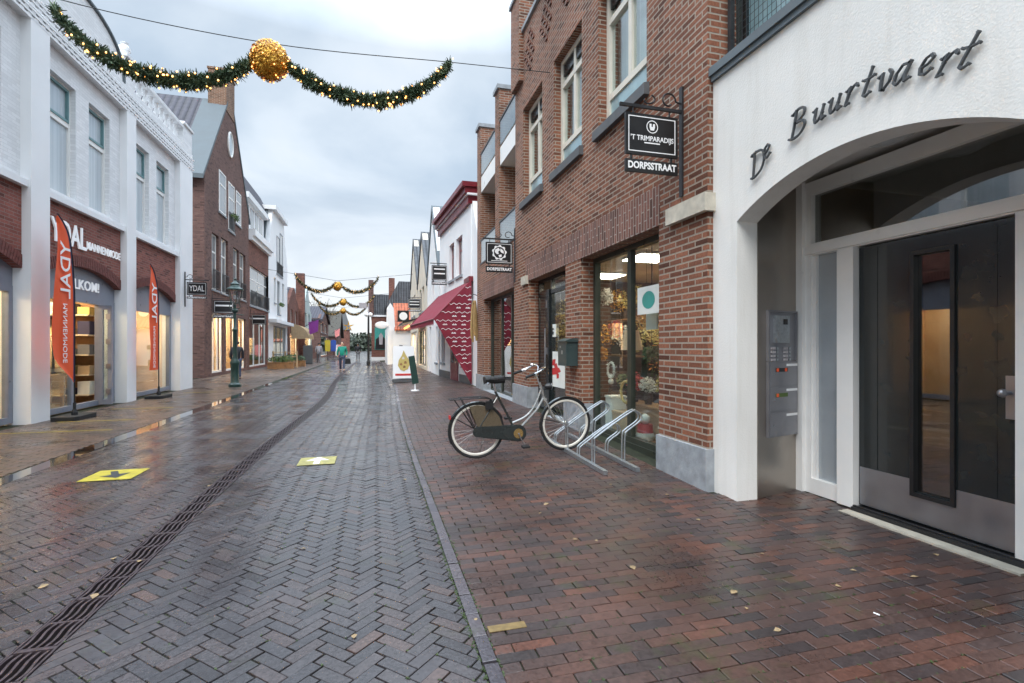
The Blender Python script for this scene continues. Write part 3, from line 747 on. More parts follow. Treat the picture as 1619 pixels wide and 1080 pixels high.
for k, (x, y) in enumerate(((4.1, 6.9), (4.3, 8.9), (5.6, 6.0), (5.6, 8.0))):
    l = thing('ceiling_light', (x, y, 2.74), ['flat warm ceiling light panel seen at the top of the near shop window', 'flat warm ceiling light panel seen over the shop door', 'flat ceiling light panel deep in the shop behind the near window', 'flat ceiling light panel deep in the shop behind the door'][k], 'ceiling light', 'light panels on the shop ceiling')
    mb = MB(); mb.box(x-.3, x+.3, y-.3, y+.3, 2.745, 2.76); mb.build('diffuser', M['lamp_cool'], l)
    mb = MB(); mb.box(x-.32, x+.32, y-.32, y+.32, 2.762, 2.795); mb.build('frame', M['white'], l)
# ---- roof slab so no daylight falls into the house
mb = MB(); mb.box(XB+.3, XB+6, 4.35, 15.0, 7.2, 7.35); mb.build('roof', M['zinc'], bs)

# ================================================================ RIGHT: WHITE ENTRANCE BUILDING
XW = 3.11
wb = thing('white_entrance_house', (XW, 3.9, 0), 'white rendered building with an arched entrance and dark metal letters above it', 'building')
YA0, YA1, ZS, ZAP = 1.70, 3.775, 2.51, 2.79
mb = MB(); mb.box(XW, XW+.215, YA1, 4.098, 0, 3.95); mb.box(XW, XW+.215, -3.0, YA0, 0, 3.95)
# arch piece
n = 24; rise = ZAP-ZS; half = (YA1-YA0)/2; rad = (half*half+rise*rise)/(2*rise); yc = (YA0+YA1)/2; zc_ = ZAP-rad
arc = [(yc+rad*math.sin(t), zc_+rad*math.cos(t)) for t in [math.asin(half/rad)*(1-2*i/n) for i in range(n+1)]]   # from high y to low y
for i in range(n):
    (ya, za), (yb, zb) = arc[i], arc[i+1]
    mb.face([(XW, ya, za), (XW, ya, 3.95), (XW, yb, 3.95), (XW, yb, zb)]); mb.face([(XW+.215, ya, 3.95), (XW+.215, ya, za), (XW+.215, yb, zb), (XW+.215, yb, 3.95)])
    mb.face([(XW, ya, za), (XW, yb, zb), (XW+.215, yb, zb), (XW+.215, ya, za)])
mb.build('wall', M['stucco'], wb)
mb = MB(); mb.box(XW+.216, 7, -3, 4.098, 3.0, 3.1); mb.box(3.326, 3.9, 3.96, 4.095, 0, 3.0); mb.box(XW+.216, 3.95, -3, YA0, 0, 3.0); mb.build('alcove_ceiling', M['stucco'], wb)
mb = MB(); mb.box(XW-.05, XW+.3, -3, 4.12, 3.952, 4.03); mb.box(XW-.03, XW+.02, -3, 4.09, 3.90, 3.95); mb.build('coping', M['zinc'], wb)
# steel panel, splayed
p0, p1 = Vector((3.326, 3.77, 0)), Vector((3.955, 3.945, 0)); dv = (p1-p0).normalized(); nv = Vector((dv.y, -dv.x, 0))
def P3(t, z, o=0): q = p0+dv*t+nv*o; return (q.x, q.y, z)
def pbox(mb, t0, t1, z0, z1, o0, o1):
    vs = [P3(t0, z0, o0), P3(t1, z0, o0), P3(t1, z0, o1), P3(t0, z0, o1), P3(t0, z1, o0), P3(t1, z1, o0), P3(t1, z1, o1), P3(t0, z1, o1)]
    mb.add(vs, [(0, 1, 2, 3), (7, 6, 5, 4), (4, 5, 1, 0), (5, 6, 2, 1), (6, 7, 3, 2), (7, 4, 0, 3)])
mb = MB(); pbox(mb, 0, .653, 0.03, 2.99, -.02, 0); mb.build('steel_panel', M['steel'], wb)
def PT(px, py):   # pixel on the splayed panel -> (t, z)
    a, b = ray(px); # a*s = p0.x+dv.x*t ; b*s = p0.y+dv.y*t
    s = (p0.x*dv.y-p0.y*dv.x)/(a*dv.y-b*dv.x); t = (a*s-p0.x)/dv.x; return t, CH+s*(548-py)/F
t0, zt = PT(1211, 490); t1, _ = PT(1256, 490); _, zb = PT(1211, 692); _, zm = PT(1211, 571)
it = thing('intercom_letterboxes', P3(t0, zb), 'grey intercom with bell buttons above three letterboxes on the steel panel', 'intercom')
mb = MB(); pbox(mb, t0, t1, zb, zm-.004, 0.001, .03); mb.build('letterbox_body', M['alu'], it)
mb = MB(); pbox(mb, t0, t1, zm, zt, .001, .012); pbox(mb, t0, t0+.015, zm, zt, .012, .03); pbox(mb, t1-.015, t1, zm, zt, .012, .03); pbox(mb, t0, t1, zt-.015, zt, .012, .031); mb.build('intercom_box', M['alu'], it)
W_ = t1-t0
mb = MB(); pbox(mb, t0+.09, t0+.30, zt-.30, zt-.05, .013, .045); o = mb.build('handset_unit', M['galv'], it)
mb = MB(); pbox(mb, t0+.20, t0+.26, zt-.13, zt-.08, .046, .05); mb.build('camera', M['black'], o)
for i in range(4):
    for j, q in enumerate((.05, .13, .25, .33)):
        mb = MB(); pbox(mb, t0+q, t0+q+(.06 if j % 2 == 0 else .025), zt-.36-i*.035, zt-.34-i*.035, .013, .024); mb.build('bell_button' if j % 2 else 'name_tag', M['galv'] if j % 2 else M['jacket_grey'], it)
hb = (zm-zb)/3
for k in range(3):
    za = zb+k*hb
    mb = MB(); pbox(mb, t0+.012, t1-.012, za+.012, za+hb-.012, .031, .037); d = mb.build('letterbox_door', M['alu'], it)
    mb = MB(); pbox(mb, t0+.26, t1-.02, za+hb-.05, za+hb-.028, .038, .041); mb.build('name_plate', M['white'], d)
    mb = MB(); pbox(mb, t0+.05, t0+.065, za+hb*.45, za+hb*.45+.016, .038, .044); mb.build('lock', M['chrome'], d)
    if k > 0:
        mb = MB(); pbox(mb, t0+.09, t0+.28, za+hb-.10, za+hb-.065, .038, .040); pl = mb.build('sticker', M['black'] if k == 2 else M['leaf'], d)
        mb = MB(); pbox(mb, t0+.10, t0+.135, za+hb-.098, za+hb-.067, .0405, .042)
        if k == 2: pbox(mb, t0+.23, t0+.265, za+hb-.098, za+hb-.067, .0405, .042)
        mb.build('sticker_mark', M['orange'], pl)
# door frame
XD = 3.95
mb = MB()
mb.box(XD, XD+.12, 3.80, 3.94, .03, 2.94); mb.box(XD-.03, XD+.12, 3.345, 3.50, .03, 2.25); mb.box(XD-.03, XD+.12, 2.09, 2.227, .03, 2.25)
mb.box(XD, XD+.12, 3.50, 3.80, .03, .17); mb.box(XD-.005, XD+.12, 2.06, 3.80, 2.25, 2.36); mb.box(XD-.025, XD, 2.06, 3.86, 2.262, 2.335)
mb.box(XD, XD+.12, 2.06, 3.80, 2.82, 2.94); mb.box(XD, XD+.12, 2.0, 2.09, .03, 2.94)
mb.box(XD+.02, XD+.1, 3.76, 3.80, .17, 2.25); mb.box(XD+.02, XD+.1, 3.50, 3.53, .17, 2.25)
mb.box(XD-.04, XD, 3.86, 3.955, .03, 2.99)
df = mb.build('door_frame', M['frame_white'], wb)
mb = MB(); mb.box(XD+.05, XD+.058, 3.53, 3.76, .17, 2.25); mb.build('sidelight_pane', M['pane_frost'], df)
mb = MB(); mb.box(XD+.05, XD+.058, 2.09, 3.80, 2.36, 2.82); mb.build('transom_pane', M['glass_dark'], df)
mb = MB(); dz0, dz1 = .06, 2.235
wallX(mb, XD+.03, .06, 2.235, 3.338, dz0, dz1, [(2.62, 2.89, .30, 2.10)])
for y in (2.36, 3.18): mb.box(XD+.026, XD+.03, y-.004, y+.004, .39, dz1-.02)
dr = mb.build('door', M['frame_dark'], wb)
mb = MB(); frameX(mb, XD+.012, .1, 2.60, 2.91, .26, 2.125, .03); mb.build('door_window_frame', M['black'], dr)
mb = MB(); mb.box(XD+.055, XD+.062, 2.62, 2.89, .29, 2.10); mb.build('door_pane', M['glass_dark'], dr)
mb = MB(); mb.box(XD+.026, XD+.0295, 2.25, 2.598, .07, .385); mb.box(XD+.026, XD+.0295, 2.912, 3.33, .07, .385); mb.box(XD+.026, XD+.0295, 2.598, 2.912, .07, .258); mb.build('kick_plate', M['alu'], dr)
mb = MB(); mb.box(XD+.018, XD+.03, 2.255, 2.305, .93, 1.21); mb.tube([(XD+.02, 2.28, 1.10), (XD-.03, 2.28, 1.10)], .012); mb.ball((XD-.045, 2.285, 1.10), .028, 12); mb.build('handle', M['alu'], dr)
mb = MB(); mb.box(XD-.06, XD+.1, 2.09, 3.34, .0, .05); mb.box(XD-.04, XD-.02, 2.09, 3.34, .05, .062); mb.build('threshold', M['iron'], wb)
mb = MB(); mb.box(XD-.17, XD-.065, 2.12, 3.36, .0, .022); mb.build('doorstep', M['stone_beige'], wb)
mb = MB(); mb.box(XD+.13, XD+3, 1.5, 1.55, 0, 2.98); mb.box(XD+.13, XD+3, 3.95, 4.0, 0, 2.98); mb.box(XD+3, XD+3.05, 1.5, 4.0, 0, 2.98); mb.box(XD+.13, XD+3, 1.5, 4, .0, .02); mb.build('hall_wall', M['hall_in'], wb)
cl = thing('dome_light', (3.62, 2.84, 2.99), 'frosted round dome light, unlit, on the alcove ceiling above the entrance door', 'ceiling light')
mb = MB(); mb.lathe([(.02, -.10), (.11, -.085), (.19, -.045), (.22, -.01)], (3.62, 2.84, 2.99), 28); mb.build('dome', M['frosted'], cl, smooth=True)
mb = MB(); mb.lathe([(.235, -.014), (.235, -.001)], (3.62, 2.84, 2.99), 28); mb.build('rim', M['cream'], cl)
# set-back upper storey with mesh railing
mb = MB(); mb.box(3.40, 4.5, -3, 4.09, 6.62, 8); mb.build('upper_wall', M['brick_brown'], wb)
for k in range(3):
    y1 = 4.08-k*1.0; mb = MB(); frameX(mb, 3.42, .08, y1-.98, y1, 4.04, 6.6, .06); f = mb.build('window', M['frame_dark'], wb)
    mb = MB(); mb.box(3.45, 3.46, y1-.94, y1-.04, 4.08, 6.55); mb.build('pane', M['pane_lower'], f)
mb = MB()
for k in range(5): mb.box(XW+.10, XW+.14, 4.02-k*1.0-.04, 4.02-k*1.0, 4.03, 5.6)
mb.box(XW+.09, XW+.15, -1, 4.03, 5.0, 5.04)
for i in range(60): mb.box(XW+.118, XW+.121, 4.0-i*.05, 4.0-i*.05-.003, 4.06, 5.0)
for i in range(14): mb.box(XW+.121, XW+.124, .9, 4.0, 4.08+i*.068, 4.083+i*.068)
mb.build('mesh_railing', M['iron'], wb)
# ---- metal calligraphy letters, each stroke drawn with a broad nib
NIB = (math.cos(R(38)), math.sin(R(38)))
GL = {
 'D': (.86, [[(.18, 1.0), (.12, .5), (.05, 0)], [(0, .96), (.3, 1.0), (.66, .86), (.74, .5), (.55, .14), (.2, .0), (-.05, .02)], [(.05, 1.0), (.28, 1.02)]]),
 'e': (.52, [[(.06, .24), (.26, .32), (.38, .46), (.28, .58), (.12, .5), (.04, .28), (.10, .06), (.26, .02), (.42, .14)]]),
 'B': (.82, [[(.20, 1.0), (.14, .5), (.05, 0)], [(0, .92), (.3, 1.02), (.58, .92), (.56, .68), (.22, .54)], [(.22, .54), (.56, .48), (.66, .26), (.46, .03), (.16, -.02), (-.08, .04)]]),
 'u': (.60, [[(.0, .48), (.12, .56), (.08, .2), (.14, .03), (.26, .06), (.42, .3)], [(.46, .56), (.40, .2), (.44, .03), (.56, .10)]]),
 'r': (.48, [[(.0, .46), (.13, .57), (.09, .25), (.04, -.02), (.16, .02)], [(.1, .34), (.26, .56), (.36, .60), (.42, .50)]]),
 't': (.46, [[(.24, .92), (.16, .45), (.10, .08), (.20, .0), (.34, .10)], [(-.02, .58), (.18, .56), (.40, .62)]]),
 'v': (.56, [[(.0, .48), (.12, .58), (.13, .3), (.18, .04), (.26, .02)], [(.26, .02), (.44, .24), (.46, .48), (.36, .60)]]),
 'a': (.60, [[(.42, .56), (.2, .58), (.04, .34), (.04, .1), (.16, .0), (.32, .16), (.44, .56)], [(.46, .6), (.38, .2), (.42, .03), (.56, .10)]]),
}
def calligraphy(ch, org, U, W, size, nib=.048, depth=.020):
    mb = MB(); w, st = GL[ch]; Nn = Vector(U).cross(Vector(W)); O = Vector(org)
    for s in st:
        P = catmull([(p[0]+.22*p[1], p[1], 0) for p in s], 5 if ch in 'DB' else 1)
        for q0 in (P[0], P[-1]):      # lozenge terminals
            dd = .052; lz = [(q0.x-dd, q0.y), (q0.x, q0.y-dd), (q0.x+dd, q0.y), (q0.x, q0.y+dd)]
            g0 = [O+U*(x*size)+W*(y*size)+Nn*.0115 for x, y in lz]; g1 = [p+Nn*(depth+.001) for p in g0]
            mb.add(g0+g1, [(3, 2, 1, 0), (4, 5, 6, 7), (0, 1, 5, 4), (1, 2, 6, 5), (2, 3, 7, 6), (3, 0, 4, 7)])
        for i in range(len(P)-1):
            a, b = P[i], P[i+1]; q = []
            nx_, ny_ = NIB[0]*nib, NIB[1]*nib
            d = b-a; cr = nx_*d.y-ny_*d.x
            e = .008 if cr > 0 else -.008
            for (p, sg) in ((a, -1), (b, -1), (b, 1), (a, 1)): q.append((p.x+sg*nx_, p.y+sg*ny_))
            # keep a minimum thickness
            ln = max(1e-6, math.hypot(d.x, d.y)); px_, py_ = -d.y/ln*.013, d.x/ln*.013
            if cr < 0: px_, py_ = -px_, -py_
            q2 = [(q[0][0]-px_*0, q[0][1]-py_*0), q[1], q[2], q[3]]
            th = abs(cr)/ln
            if th < .013:
                q2 = [(a.x-px_, a.y-py_), (b.x-px_, b.y-py_), (b.x+px_, b.y+py_), (a.x+px_, a.y+py_)]
            f0 = [O+U*(x*size)+W*(y*size)+Nn*(.012+(i % 2)*.0003) for x, y in q2]; f1 = [p+Nn*depth for p in f0]
            if sum(q2[k][0]*q2[(k+1) % 4][1]-q2[(k+1) % 4][0]*q2[k][1] for k in range(4)) < 0: f0.reverse(); f1.reverse()
            mb.add(f0+f1, [(3, 2, 1, 0), (4, 5, 6, 7), (0, 1, 5, 4), (1, 2, 6, 5), (2, 3, 7, 6), (3, 0, 4, 7)])
    return mb
names = {'D': 'capital D', 'B': 'capital B'}
AC = [('D', 1193, 283), ('e', 1210, 255), ('B', 1254, 222), ('u', 1288, 199), ('u', 1312, 184), ('r', 1339, 168), ('t', 1364, 157), ('v', 1388, 149), ('a', 1414, 138), ('e', 1453, 124), ('r', 1484, 122), ('t', 1514, 113)]
lab = ['large metal letter D at the left end of the words over the arch', 'small metal letter e directly after the D', 'large metal letter B starting the long word over the arch', 'metal letter u directly after the B', 'second metal letter u in the long word over the arch', 'metal letter r between the second u and the first t', 'metal letter t in the middle of the long word', 'metal letter v between t and a over the arch', 'metal letter a between v and e over the arch', 'metal letter e between a and r over the arch', 'metal letter r before the last letter over the arch', 'last metal letter t at the right end of the words']
for k, (ch, px, py) in enumerate(AC):
    y, z = FY(px, XW), FZ(px, py, XW); th = (y-2.75)*.30   # letters fan slightly round the arch
    U = Vector((0, -math.cos(th), math.sin(th)*1)); W = Vector((0, math.sin(th), math.cos(th)))
    sz = .19 if ch in 'DB' else .182
    m_ = calligraphy(ch, (XW, y, z), U, W, sz)
    tag(m_.build('letter', M['letter'], loc=(XW, y, z)), lab[k], 'letter', 'metal letters over the arched entrance')
# ================================================================ generic town house
def pw(p0, p1, pt, pb, X):
    """window measured in the photo: left/right columns, top/bottom rows at its left edge"""
    q0, q1 = (p0, p1)
    return (min(FY(q0, X), FY(q1, X)), max(FY(q0, X), FY(q1, X)), FZ(p0, pb, X), FZ(p0, pt, X))
def shear_mb(mb, sh):
    if sh: mb.v = [(x+sh[1]*(y-sh[0]), y, z) for x, y, z in mb.v]
    return mb
def house(name, label, sgn, X, y0, y1, eave, outline, depth, wm, wins, trim, pane, roof=None, roofmat=None, sh=None, back=True, w=.09, eavetrim=None, name_cat='building', holes=True, base=None, loc=None):
    """sgn=+1 right of the street, -1 left. outline: gable (y,z) points above the eave, low y -> high y"""
    t = thing(name, loc or (X, y0, 0), label, name_cat)
    S = lambda mb: shear_mb(mb, sh)
    if roof and not outline: outline = [(y0+.01, eave), (y1-.01, eave), ((y0+y1)/2, roof[0]-.12)]
    low = [h for h in wins if h[3] < eave]; up = [h for h in wins if h[3] >= eave]
    mb = MB(); wallX(mb, X, sgn*.3, y0, y1, 0, eave, [h[:4] for h in low], top=not outline)
    if outline: mb.prism(outline, 'x', X, X+sgn*.3) if sgn > 0 else mb.prism(outline, 'x', X-.3, X)
    a, b = X+sgn*.3, X+sgn*depth
    mb.box(a, b, y0, y0+.2, 0, eave); mb.box(a, b, y1-.2, y1, 0, eave); mb.box(b, b+sgn*.2, y0, y1, 0, eave)
    S(mb).build('wall', wm, t)
    for h in wins:
        kind = h[4] if len(h) > 4 else ''
        ya, yb, za, zb = h[:4]; xo = X+sgn*.12 if h in low else X-sgn*.025
        if 'shop' in kind:
            mb = MB(); frameX(mb, X+sgn*.1, sgn*.08, ya, yb, za, zb, w, rails=((zb-.5),) if 'rail' in kind else (), posts=[ya+(yb-ya)*k/3 for k in (1, 2)] if 'door' in kind else ())
            f = S(mb).build('shop_window', trim, t); mb = MB(); mb.box(X+sgn*.14, X+sgn*.146, ya+.03, yb-.03, za+.03, zb-.03); S(mb).build('pane', M['glass'], f)
            mb = MB(); mb.box(X+sgn*1.8, X+sgn*1.85, ya-.3, yb+.3, 0, zb+.1); mb.box(X+sgn*.3, X+sgn*1.8, ya-.3, ya-.26, 0, zb+.1); mb.box(X+sgn*.3, X+sgn*1.8, yb+.26, yb+.3, 0, zb+.1)
            S(mb).build('interior_wall', M['peach_in'] if 'warm' in kind else M['brown_in'], t)
            mb = MB(); mb.box(X+sgn*.3, X+sgn*1.85, ya-.3, yb+.3, zb+.1, zb+.14); S(mb).build('interior_ceiling', M['white'], t)
            if 'warm' in kind: mb = MB(); mb.box(X+sgn*.7, X+sgn*1.3, ya, yb, zb+.06, zb+.08); S(mb).build('ceiling_light', M['lamp'], t)
        else:
            mid = (ya+yb)/2
            mb = MB(); frameX(mb, xo, sgn*.06, ya, yb, za, zb, w*.8, rails=(za+(zb-za)*.68,) if 'T' in kind else (), posts=(mid,) if 'M' in kind else ())
            f = S(mb).build('window', trim, t); mb = MB(); mb.box(xo+sgn*.02, xo+sgn*.05, ya+.03, yb-.03, za+.03, zb-.03); S(mb).build('pane', pane, f)
            mb = MB(); mb.box(X-sgn*.06, X+sgn*.02, ya-.06, yb+.06, za-.1, za-.01); S(mb).build('sill', M['stone'], t)
            if 'R' in kind:
                mb = MB(); xr = X-sgn*.05
                mb.box(xr, xr-sgn*.02, ya-.02, yb+.02, za+.88, za+.92); mb.box(xr, xr-sgn*.02, ya-.02, yb+.02, za+.05, za+.08)
                k = ya
                while k < yb: mb.box(xr, xr-sgn*.015, k, k+.02, za+.08, za+.88); k += .12
                S(mb).build('railing', M['iron'], t)
            if 'P' in kind:
                mb = MB(); leaves(mb, (X-sgn*.2, mid, za+.75), (.15, (yb-ya)*.6, .18), 120, .16, rnd); S(mb).build('window_box_plants', M['leaf'], t)
    if roof:
        ridge, over = roof; ym = (y0+y1)/2 if len(roof) < 3 else roof[2]
        mb = MB(); xa, xb = X+sgn*over, b
        q = [(y0-.15, eave-.12), (ym, ridge), (y1+.15, eave-.12), (y1+.15, eave-.3), (ym, ridge-.25), (y0-.15, eave-.3)]
        mb.prism(q, 'x', min(xa, xb), max(xa, xb)); S(mb).build('roof', roofmat, t)
    return t
def hang_sign(name, label, x_wall, sgn, y, z0, z1, w, lines, strip=None, cat='shop sign', gap=.06, scroll=True, emblem=None, group='black shop signs hanging over the street'):
    """board at right angles to the facade, facing the viewer; sgn=-1: hangs from the right side over the street"""
    t = thing(name, (x_wall, y, z0), label, cat, group)
    xi, xo = x_wall+sgn*gap, x_wall+sgn*(gap+w); a, b = min(xi, xo), max(xi, xo)
    mb = MB(); mb.box(a, b, y-.014, y+.014, z0, z1); bd = mb.build('board', M['black'], t)
    mb = MB(); e = .018*w/.6; d = .03*w/.6; yy = (y-.0165, y-.0145)
    mb.box(a+d, b-d, *yy, z0+d, z0+d+e*.5); mb.box(a+d, b-d, *yy, z1-d-e*.5, z1-d); mb.box(a+d, a+d+e*.5, *yy, z0+d+e*.5, z1-d-e*.5); mb.box(b-d-e*.5, b-d, *yy, z0+d+e*.5, z1-d-e*.5)
    cx = (a+b)/2
    for (s, cz, size, wd) in lines:
        if s == '_': mb.box(cx-wd*w/2, cx+wd*w/2, y-.0165, y-.0145, z0+(z1-z0)*cz-size*.12, z0+(z1-z0)*cz+size*.12); continue
        put_text(mb, s, size, (cx, y-.0145, z0+(z1-z0)*cz), (1, 0, 0), (0, 0, 1), .003, width=wd*w, bold=.001)
    if emblem == 'ring':
        c = (cx, z0+(z1-z0)*.70); r_ = .065
        for k in range(20):
            p, q = k*math.pi/10, (k+1)*math.pi/10
            mb.face([(c[0]+r_*math.cos(p), y-.017, c[1]+r_*math.sin(p)), (c[0]+r_*math.cos(q), y-.017, c[1]+r_*math.sin(q)), (c[0]+r_*.86*math.cos(q), y-.017, c[1]+r_*.86*math.sin(q)), (c[0]+r_*.86*math.cos(p), y-.017, c[1]+r_*.86*math.sin(p))])
        mb.prism([(c[0]-.03, c[1]-.005), (c[0]-.02, c[1]-.035), (c[0]+.02, c[1]-.035), (c[0]+.03, c[1]-.005), (c[0]+.03, c[1]+.03), (c[0]+.008, c[1]+.03), (c[0]+.008, c[1]), (c[0]-.008, c[1]), (c[0]-.008, c[1]+.03), (c[0]-.03, c[1]+.03)], 'y', y-.018, y-.0145)
    if emblem == 'globe':
        c = (cx, z0+(z1-z0)*.53); r_ = .145*w/.6*1.15; q = []
        for k in range(36):
            rr = r_*(1 if k % 4 < 2 else .86); q.append((c[0]+rr*math.cos(k*math.pi/18), c[1]+rr*math.sin(k*math.pi/18)))
        for k in range(36):
            p0_, p1_ = q[k], q[(k+1) % 36]; f_ = .74
            i0, i1 = (c[0]+(r_*f_)*math.cos(k*math.pi/18), c[1]+(r_*f_)*math.sin(k*math.pi/18)), (c[0]+(r_*f_)*math.cos((k+1)*math.pi/18), c[1]+(r_*f_)*math.sin((k+1)*math.pi/18))
            mb.face([(p0_[0], y-.017, p0_[1]), (p1_[0], y-.017, p1_[1]), (i1[0], y-.017, i1[1]), (i0[0], y-.017, i0[1])])
        for pts in ([(-.5, .35), (-.1, .55), (.1, .3), (-.15, .1), (-.05, -.15), (-.3, -.2), (-.55, .05)], [(.15, .5), (.5, .25), (.55, -.1), (.25, 0), (.1, .2)], [(-.1, -.3), (.25, -.2), (.3, -.45), (0, -.6)]):
            mb.prism([(c[0]+p[0]*r_*1.1, c[1]+p[1]*r_*1.1) for p in pts], 'y', y-.018, y-.0145)
    mb.build('lettering', M['white_letter'], bd)
    if strip:
        s, h, fs = strip; zs1 = z0-.05*w/.6; zs0 = zs1-h
        mb = MB(); mb.box(a, b, y-.014, y+.014, zs0, zs1); mb.box(a+.1*w, a+.13*w, y-.01, y+.01, zs1, z0); mb.box(b-.13*w, b-.1*w, y-.01, y+.01, zs1, z0); sb = mb.build('street_name_board', M['black'], t)
        mb = MB(); put_text(mb, s, fs, (cx, y-.0145, (zs0+zs1)/2), (1, 0, 0), (0, 0, 1), .004, width=w*.92, bold=.003); mb.build('lettering', M['white_letter'], sb)
    mb = MB(); zb = z1+.06
    mb.box(x_wall+sgn*.0, x_wall+sgn*.02, y-.025, y+.025, z0-.38, z1+.33); mb.box(x_wall+sgn*.02, x_wall+sgn*(gap+w+.06), y-.012, y+.012, zb, zb+.03)
    for xx in (a+.15*w, b-.15*w): mb.box(xx-.006, xx+.006, y-.006, y+.006, z1, zb)
    if scroll:
        P = [(x_wall+sgn*.02, y, z1+.16)]+[(x_wall+sgn*(.16-.09*math.cos(k*.5)*math.exp(-k*.06)), y, z1+.17+.09*math.sin(k*.5)*math.exp(-k*.06)) for k in range(12)]
        mb.tube(catmull(P, 3), .009, 6)
        P = [(x_wall+sgn*(.40+.12*math.cos(k*.5+2)*math.exp(-k*.16)), y, zb+.09+.06*math.sin(k*.5+2)*math.exp(-k*.1)) for k in range(10)]
        mb.tube(catmull(P, 3), .008, 6)
    mb.build('bracket', M['iron'], t)
    return t
hang_sign('hanging_sign', 'black hanging sign reading T Trimparadijs on the brick pillar nearest the white entrance', XB-.005, -1, 4.5, 3.31, 3.72, .585, [("'T TRIMPARADIJS", .40, .07, .82), ('_', .30, .05, .3)], ('DORPSSTRAAT', .125, .095), emblem='ring')
mb = MB(); mb.box(2.56, 2.95, 4.4835, 4.4855, 3.405, 3.408); mb.box(2.56, 2.60, 4.4835, 4.4855, 3.40, 3.405)
hang_sign('hanging_sign', 'black hanging sign with a white globe emblem beside the red awning', XB-.05, -1, 10.62, 3.19, 3.66, .60, [('_', .15, .05, .6)], ('DORPSSTRAAT', .13, .09), emblem='globe')
hang_sign('hanging_sign', 'black and white two-band sign hanging on the white house above the awning', 2.93, -1, 20.2, 4.05, 4.65, .62, [('_', .75, .2, .7), ('_', .45, .2, .7)], ('DORPSSTRAAT', .13, .09), scroll=False)
hang_sign('hanging_sign', 'small black sign hanging above the dark canopy beyond the red awning', 2.72, -1, 29.5, 3.6, 4.15, .72, [('_', .7, .2, .75), ('_', .4, .2, .75)], ('DORPSSTRAAT', .13, .09), scroll=False)
hang_sign('hanging_sign', 'black hanging sign reading YDAL at the corner of the white shop building', -5.90, 1, 18.6, 3.08, 3.50, .58, [('YDAL', .5, .27, .75)], ('DORPSSTRAAT', .07, .06))
hang_sign('hanging_sign', 'dark hanging sign on the tall brick gable house behind the street lantern', -7.2, 1, 26.2, 2.95, 3.55, .85, [('_', .6, .3, .8)], ('DORPSSTRAAT', .15, .1), scroll=False)
hang_sign('hanging_sign', 'dark hanging sign beside the arched door of the narrow red brick house', -7.2, 1, 33.8, 2.75, 3.35, .8, [('_', .6, .35, .8)], scroll=False)

# ================================================================ RIGHT: AWNING HOUSE
SH = (15.9, -.0617)
XA = 3.12
t = house('white_awning_house', 'white rendered house with a maroon cornice and maroon awning beyond the brick building', 1, XA, 16.3, 21.7, 6.1, None, 5, M['white'],
          [(FY(734, 3.1)-.05, FY(725, 3.05), 3.95, 5.35, 'T'), (18.85, 19.75, 3.95, 5.35, 'T'), (16.75, 17.5, .75, 1.75, 'M'), (20.6, 21.3, .75, 2.0, '')], M['maroon'], M['pane_far'], sh=SH)
mb = MB(); mb.box(XA-.32, XA+.3, 16.15, 21.75, 6.62, 6.78); mb.box(XA-.22, XA+.3, 16.2, 21.75, 6.42, 6.62); mb.box(XA-.10, XA+.3, 16.28, 21.72, 6.1, 6.42)
shear_mb(mb, SH).build('cornice', M['maroon'], t)
mb = MB(); mb.box(XA-.15, XA+.3, 16.18, 21.7, 6.36, 6.421); shear_mb(mb, SH).build('cornice_trim', M['white'], t)
mb = MB(); mb.prism([(16.0, 6.62), (19, 9.0), (22, 6.62)], 'x', XA+1.8, XA+6); shear_mb(mb, SH).build('roof', M['tile_dark'], t)
mb = MB(); mb.box(XA-.03, XA, 16.29, 17.9, 0, .42); mb.box(XA-.03, XA, 19.6, 21.7, 0, .42); shear_mb(mb, SH).build('plinth', M['stone_dark'], t)
mb = MB(); mb.box(XA-.03, XA-.005, 18.1, 19.4, 0, 2.6); d = shear_mb(mb, SH).build('door', M['maroon'], t)
mb = MB(); mb.box(XA-.04, XA-.031, 18.3, 18.7, .8, 2.3); mb.box(XA-.04, XA-.031, 18.85, 19.25, .8, 2.3); shear_mb(mb, SH).build('pane', M['pane_dark'], d)
# blank white link wall between brick shop and house
mb = MB(); mb.box(3.13, 5, 15.06, 16.29, 0, 4.6); mb.prism([(15.06, 4.6), (16.29, 4.6), (16.29, 6.2), (15.9, 5.6), (15.5, 5.0)], 'x', 3.14, 3.4)
tag(mb.build('link_wall', M['white'], loc=(3.13, 15.06, 0)), 'narrow plain white wall between the brick building and the white awning house', 'wall')
# awning
an = thing('awning', (XA, 16.1, 2.2), 'maroon shop awning with a hanging side curtain of white waves on the white house', 'awning')
def sx(y): return XA+SH[1]*(y-SH[0])
A0, A1 = 16.05, 21.6
tp = lambda y: (sx(y)-.05, y, 3.55); fr = lambda y: (sx(y)-1.26, y, 2.27)
mb = MB(); n = 16
for i in range(n):
    a, b = A0+(A1-A0)*i/n, A0+(A1-A0)*(i+1)/n
    ta, tb, fa, fb = Vector(tp(a)), Vector(tp(b)), Vector(fr(a)), Vector(fr(b)); dn = Vector((0, 0, -.012))
    mb.face([ta, fa, fb, tb]); mb.face([tb+dn, fb+dn, fa+dn, ta+dn])
mb.build('canopy', M['maroon_cloth'], an, smooth=True)
mb = MB(); k = A0
while k < A1-.01:
    k2 = min(A1, k+.23); fa, fb = Vector(fr(k)), Vector(fr(k2)); m = (fa+fb)/2
    mb.face([fa, fb, fb+Vector((0, 0, -.14)), m+Vector((0, 0, -.21)), fa+Vector((0, 0, -.14))][::-1]); k = k2
mb.build('valance', M['maroon_cloth'], an)
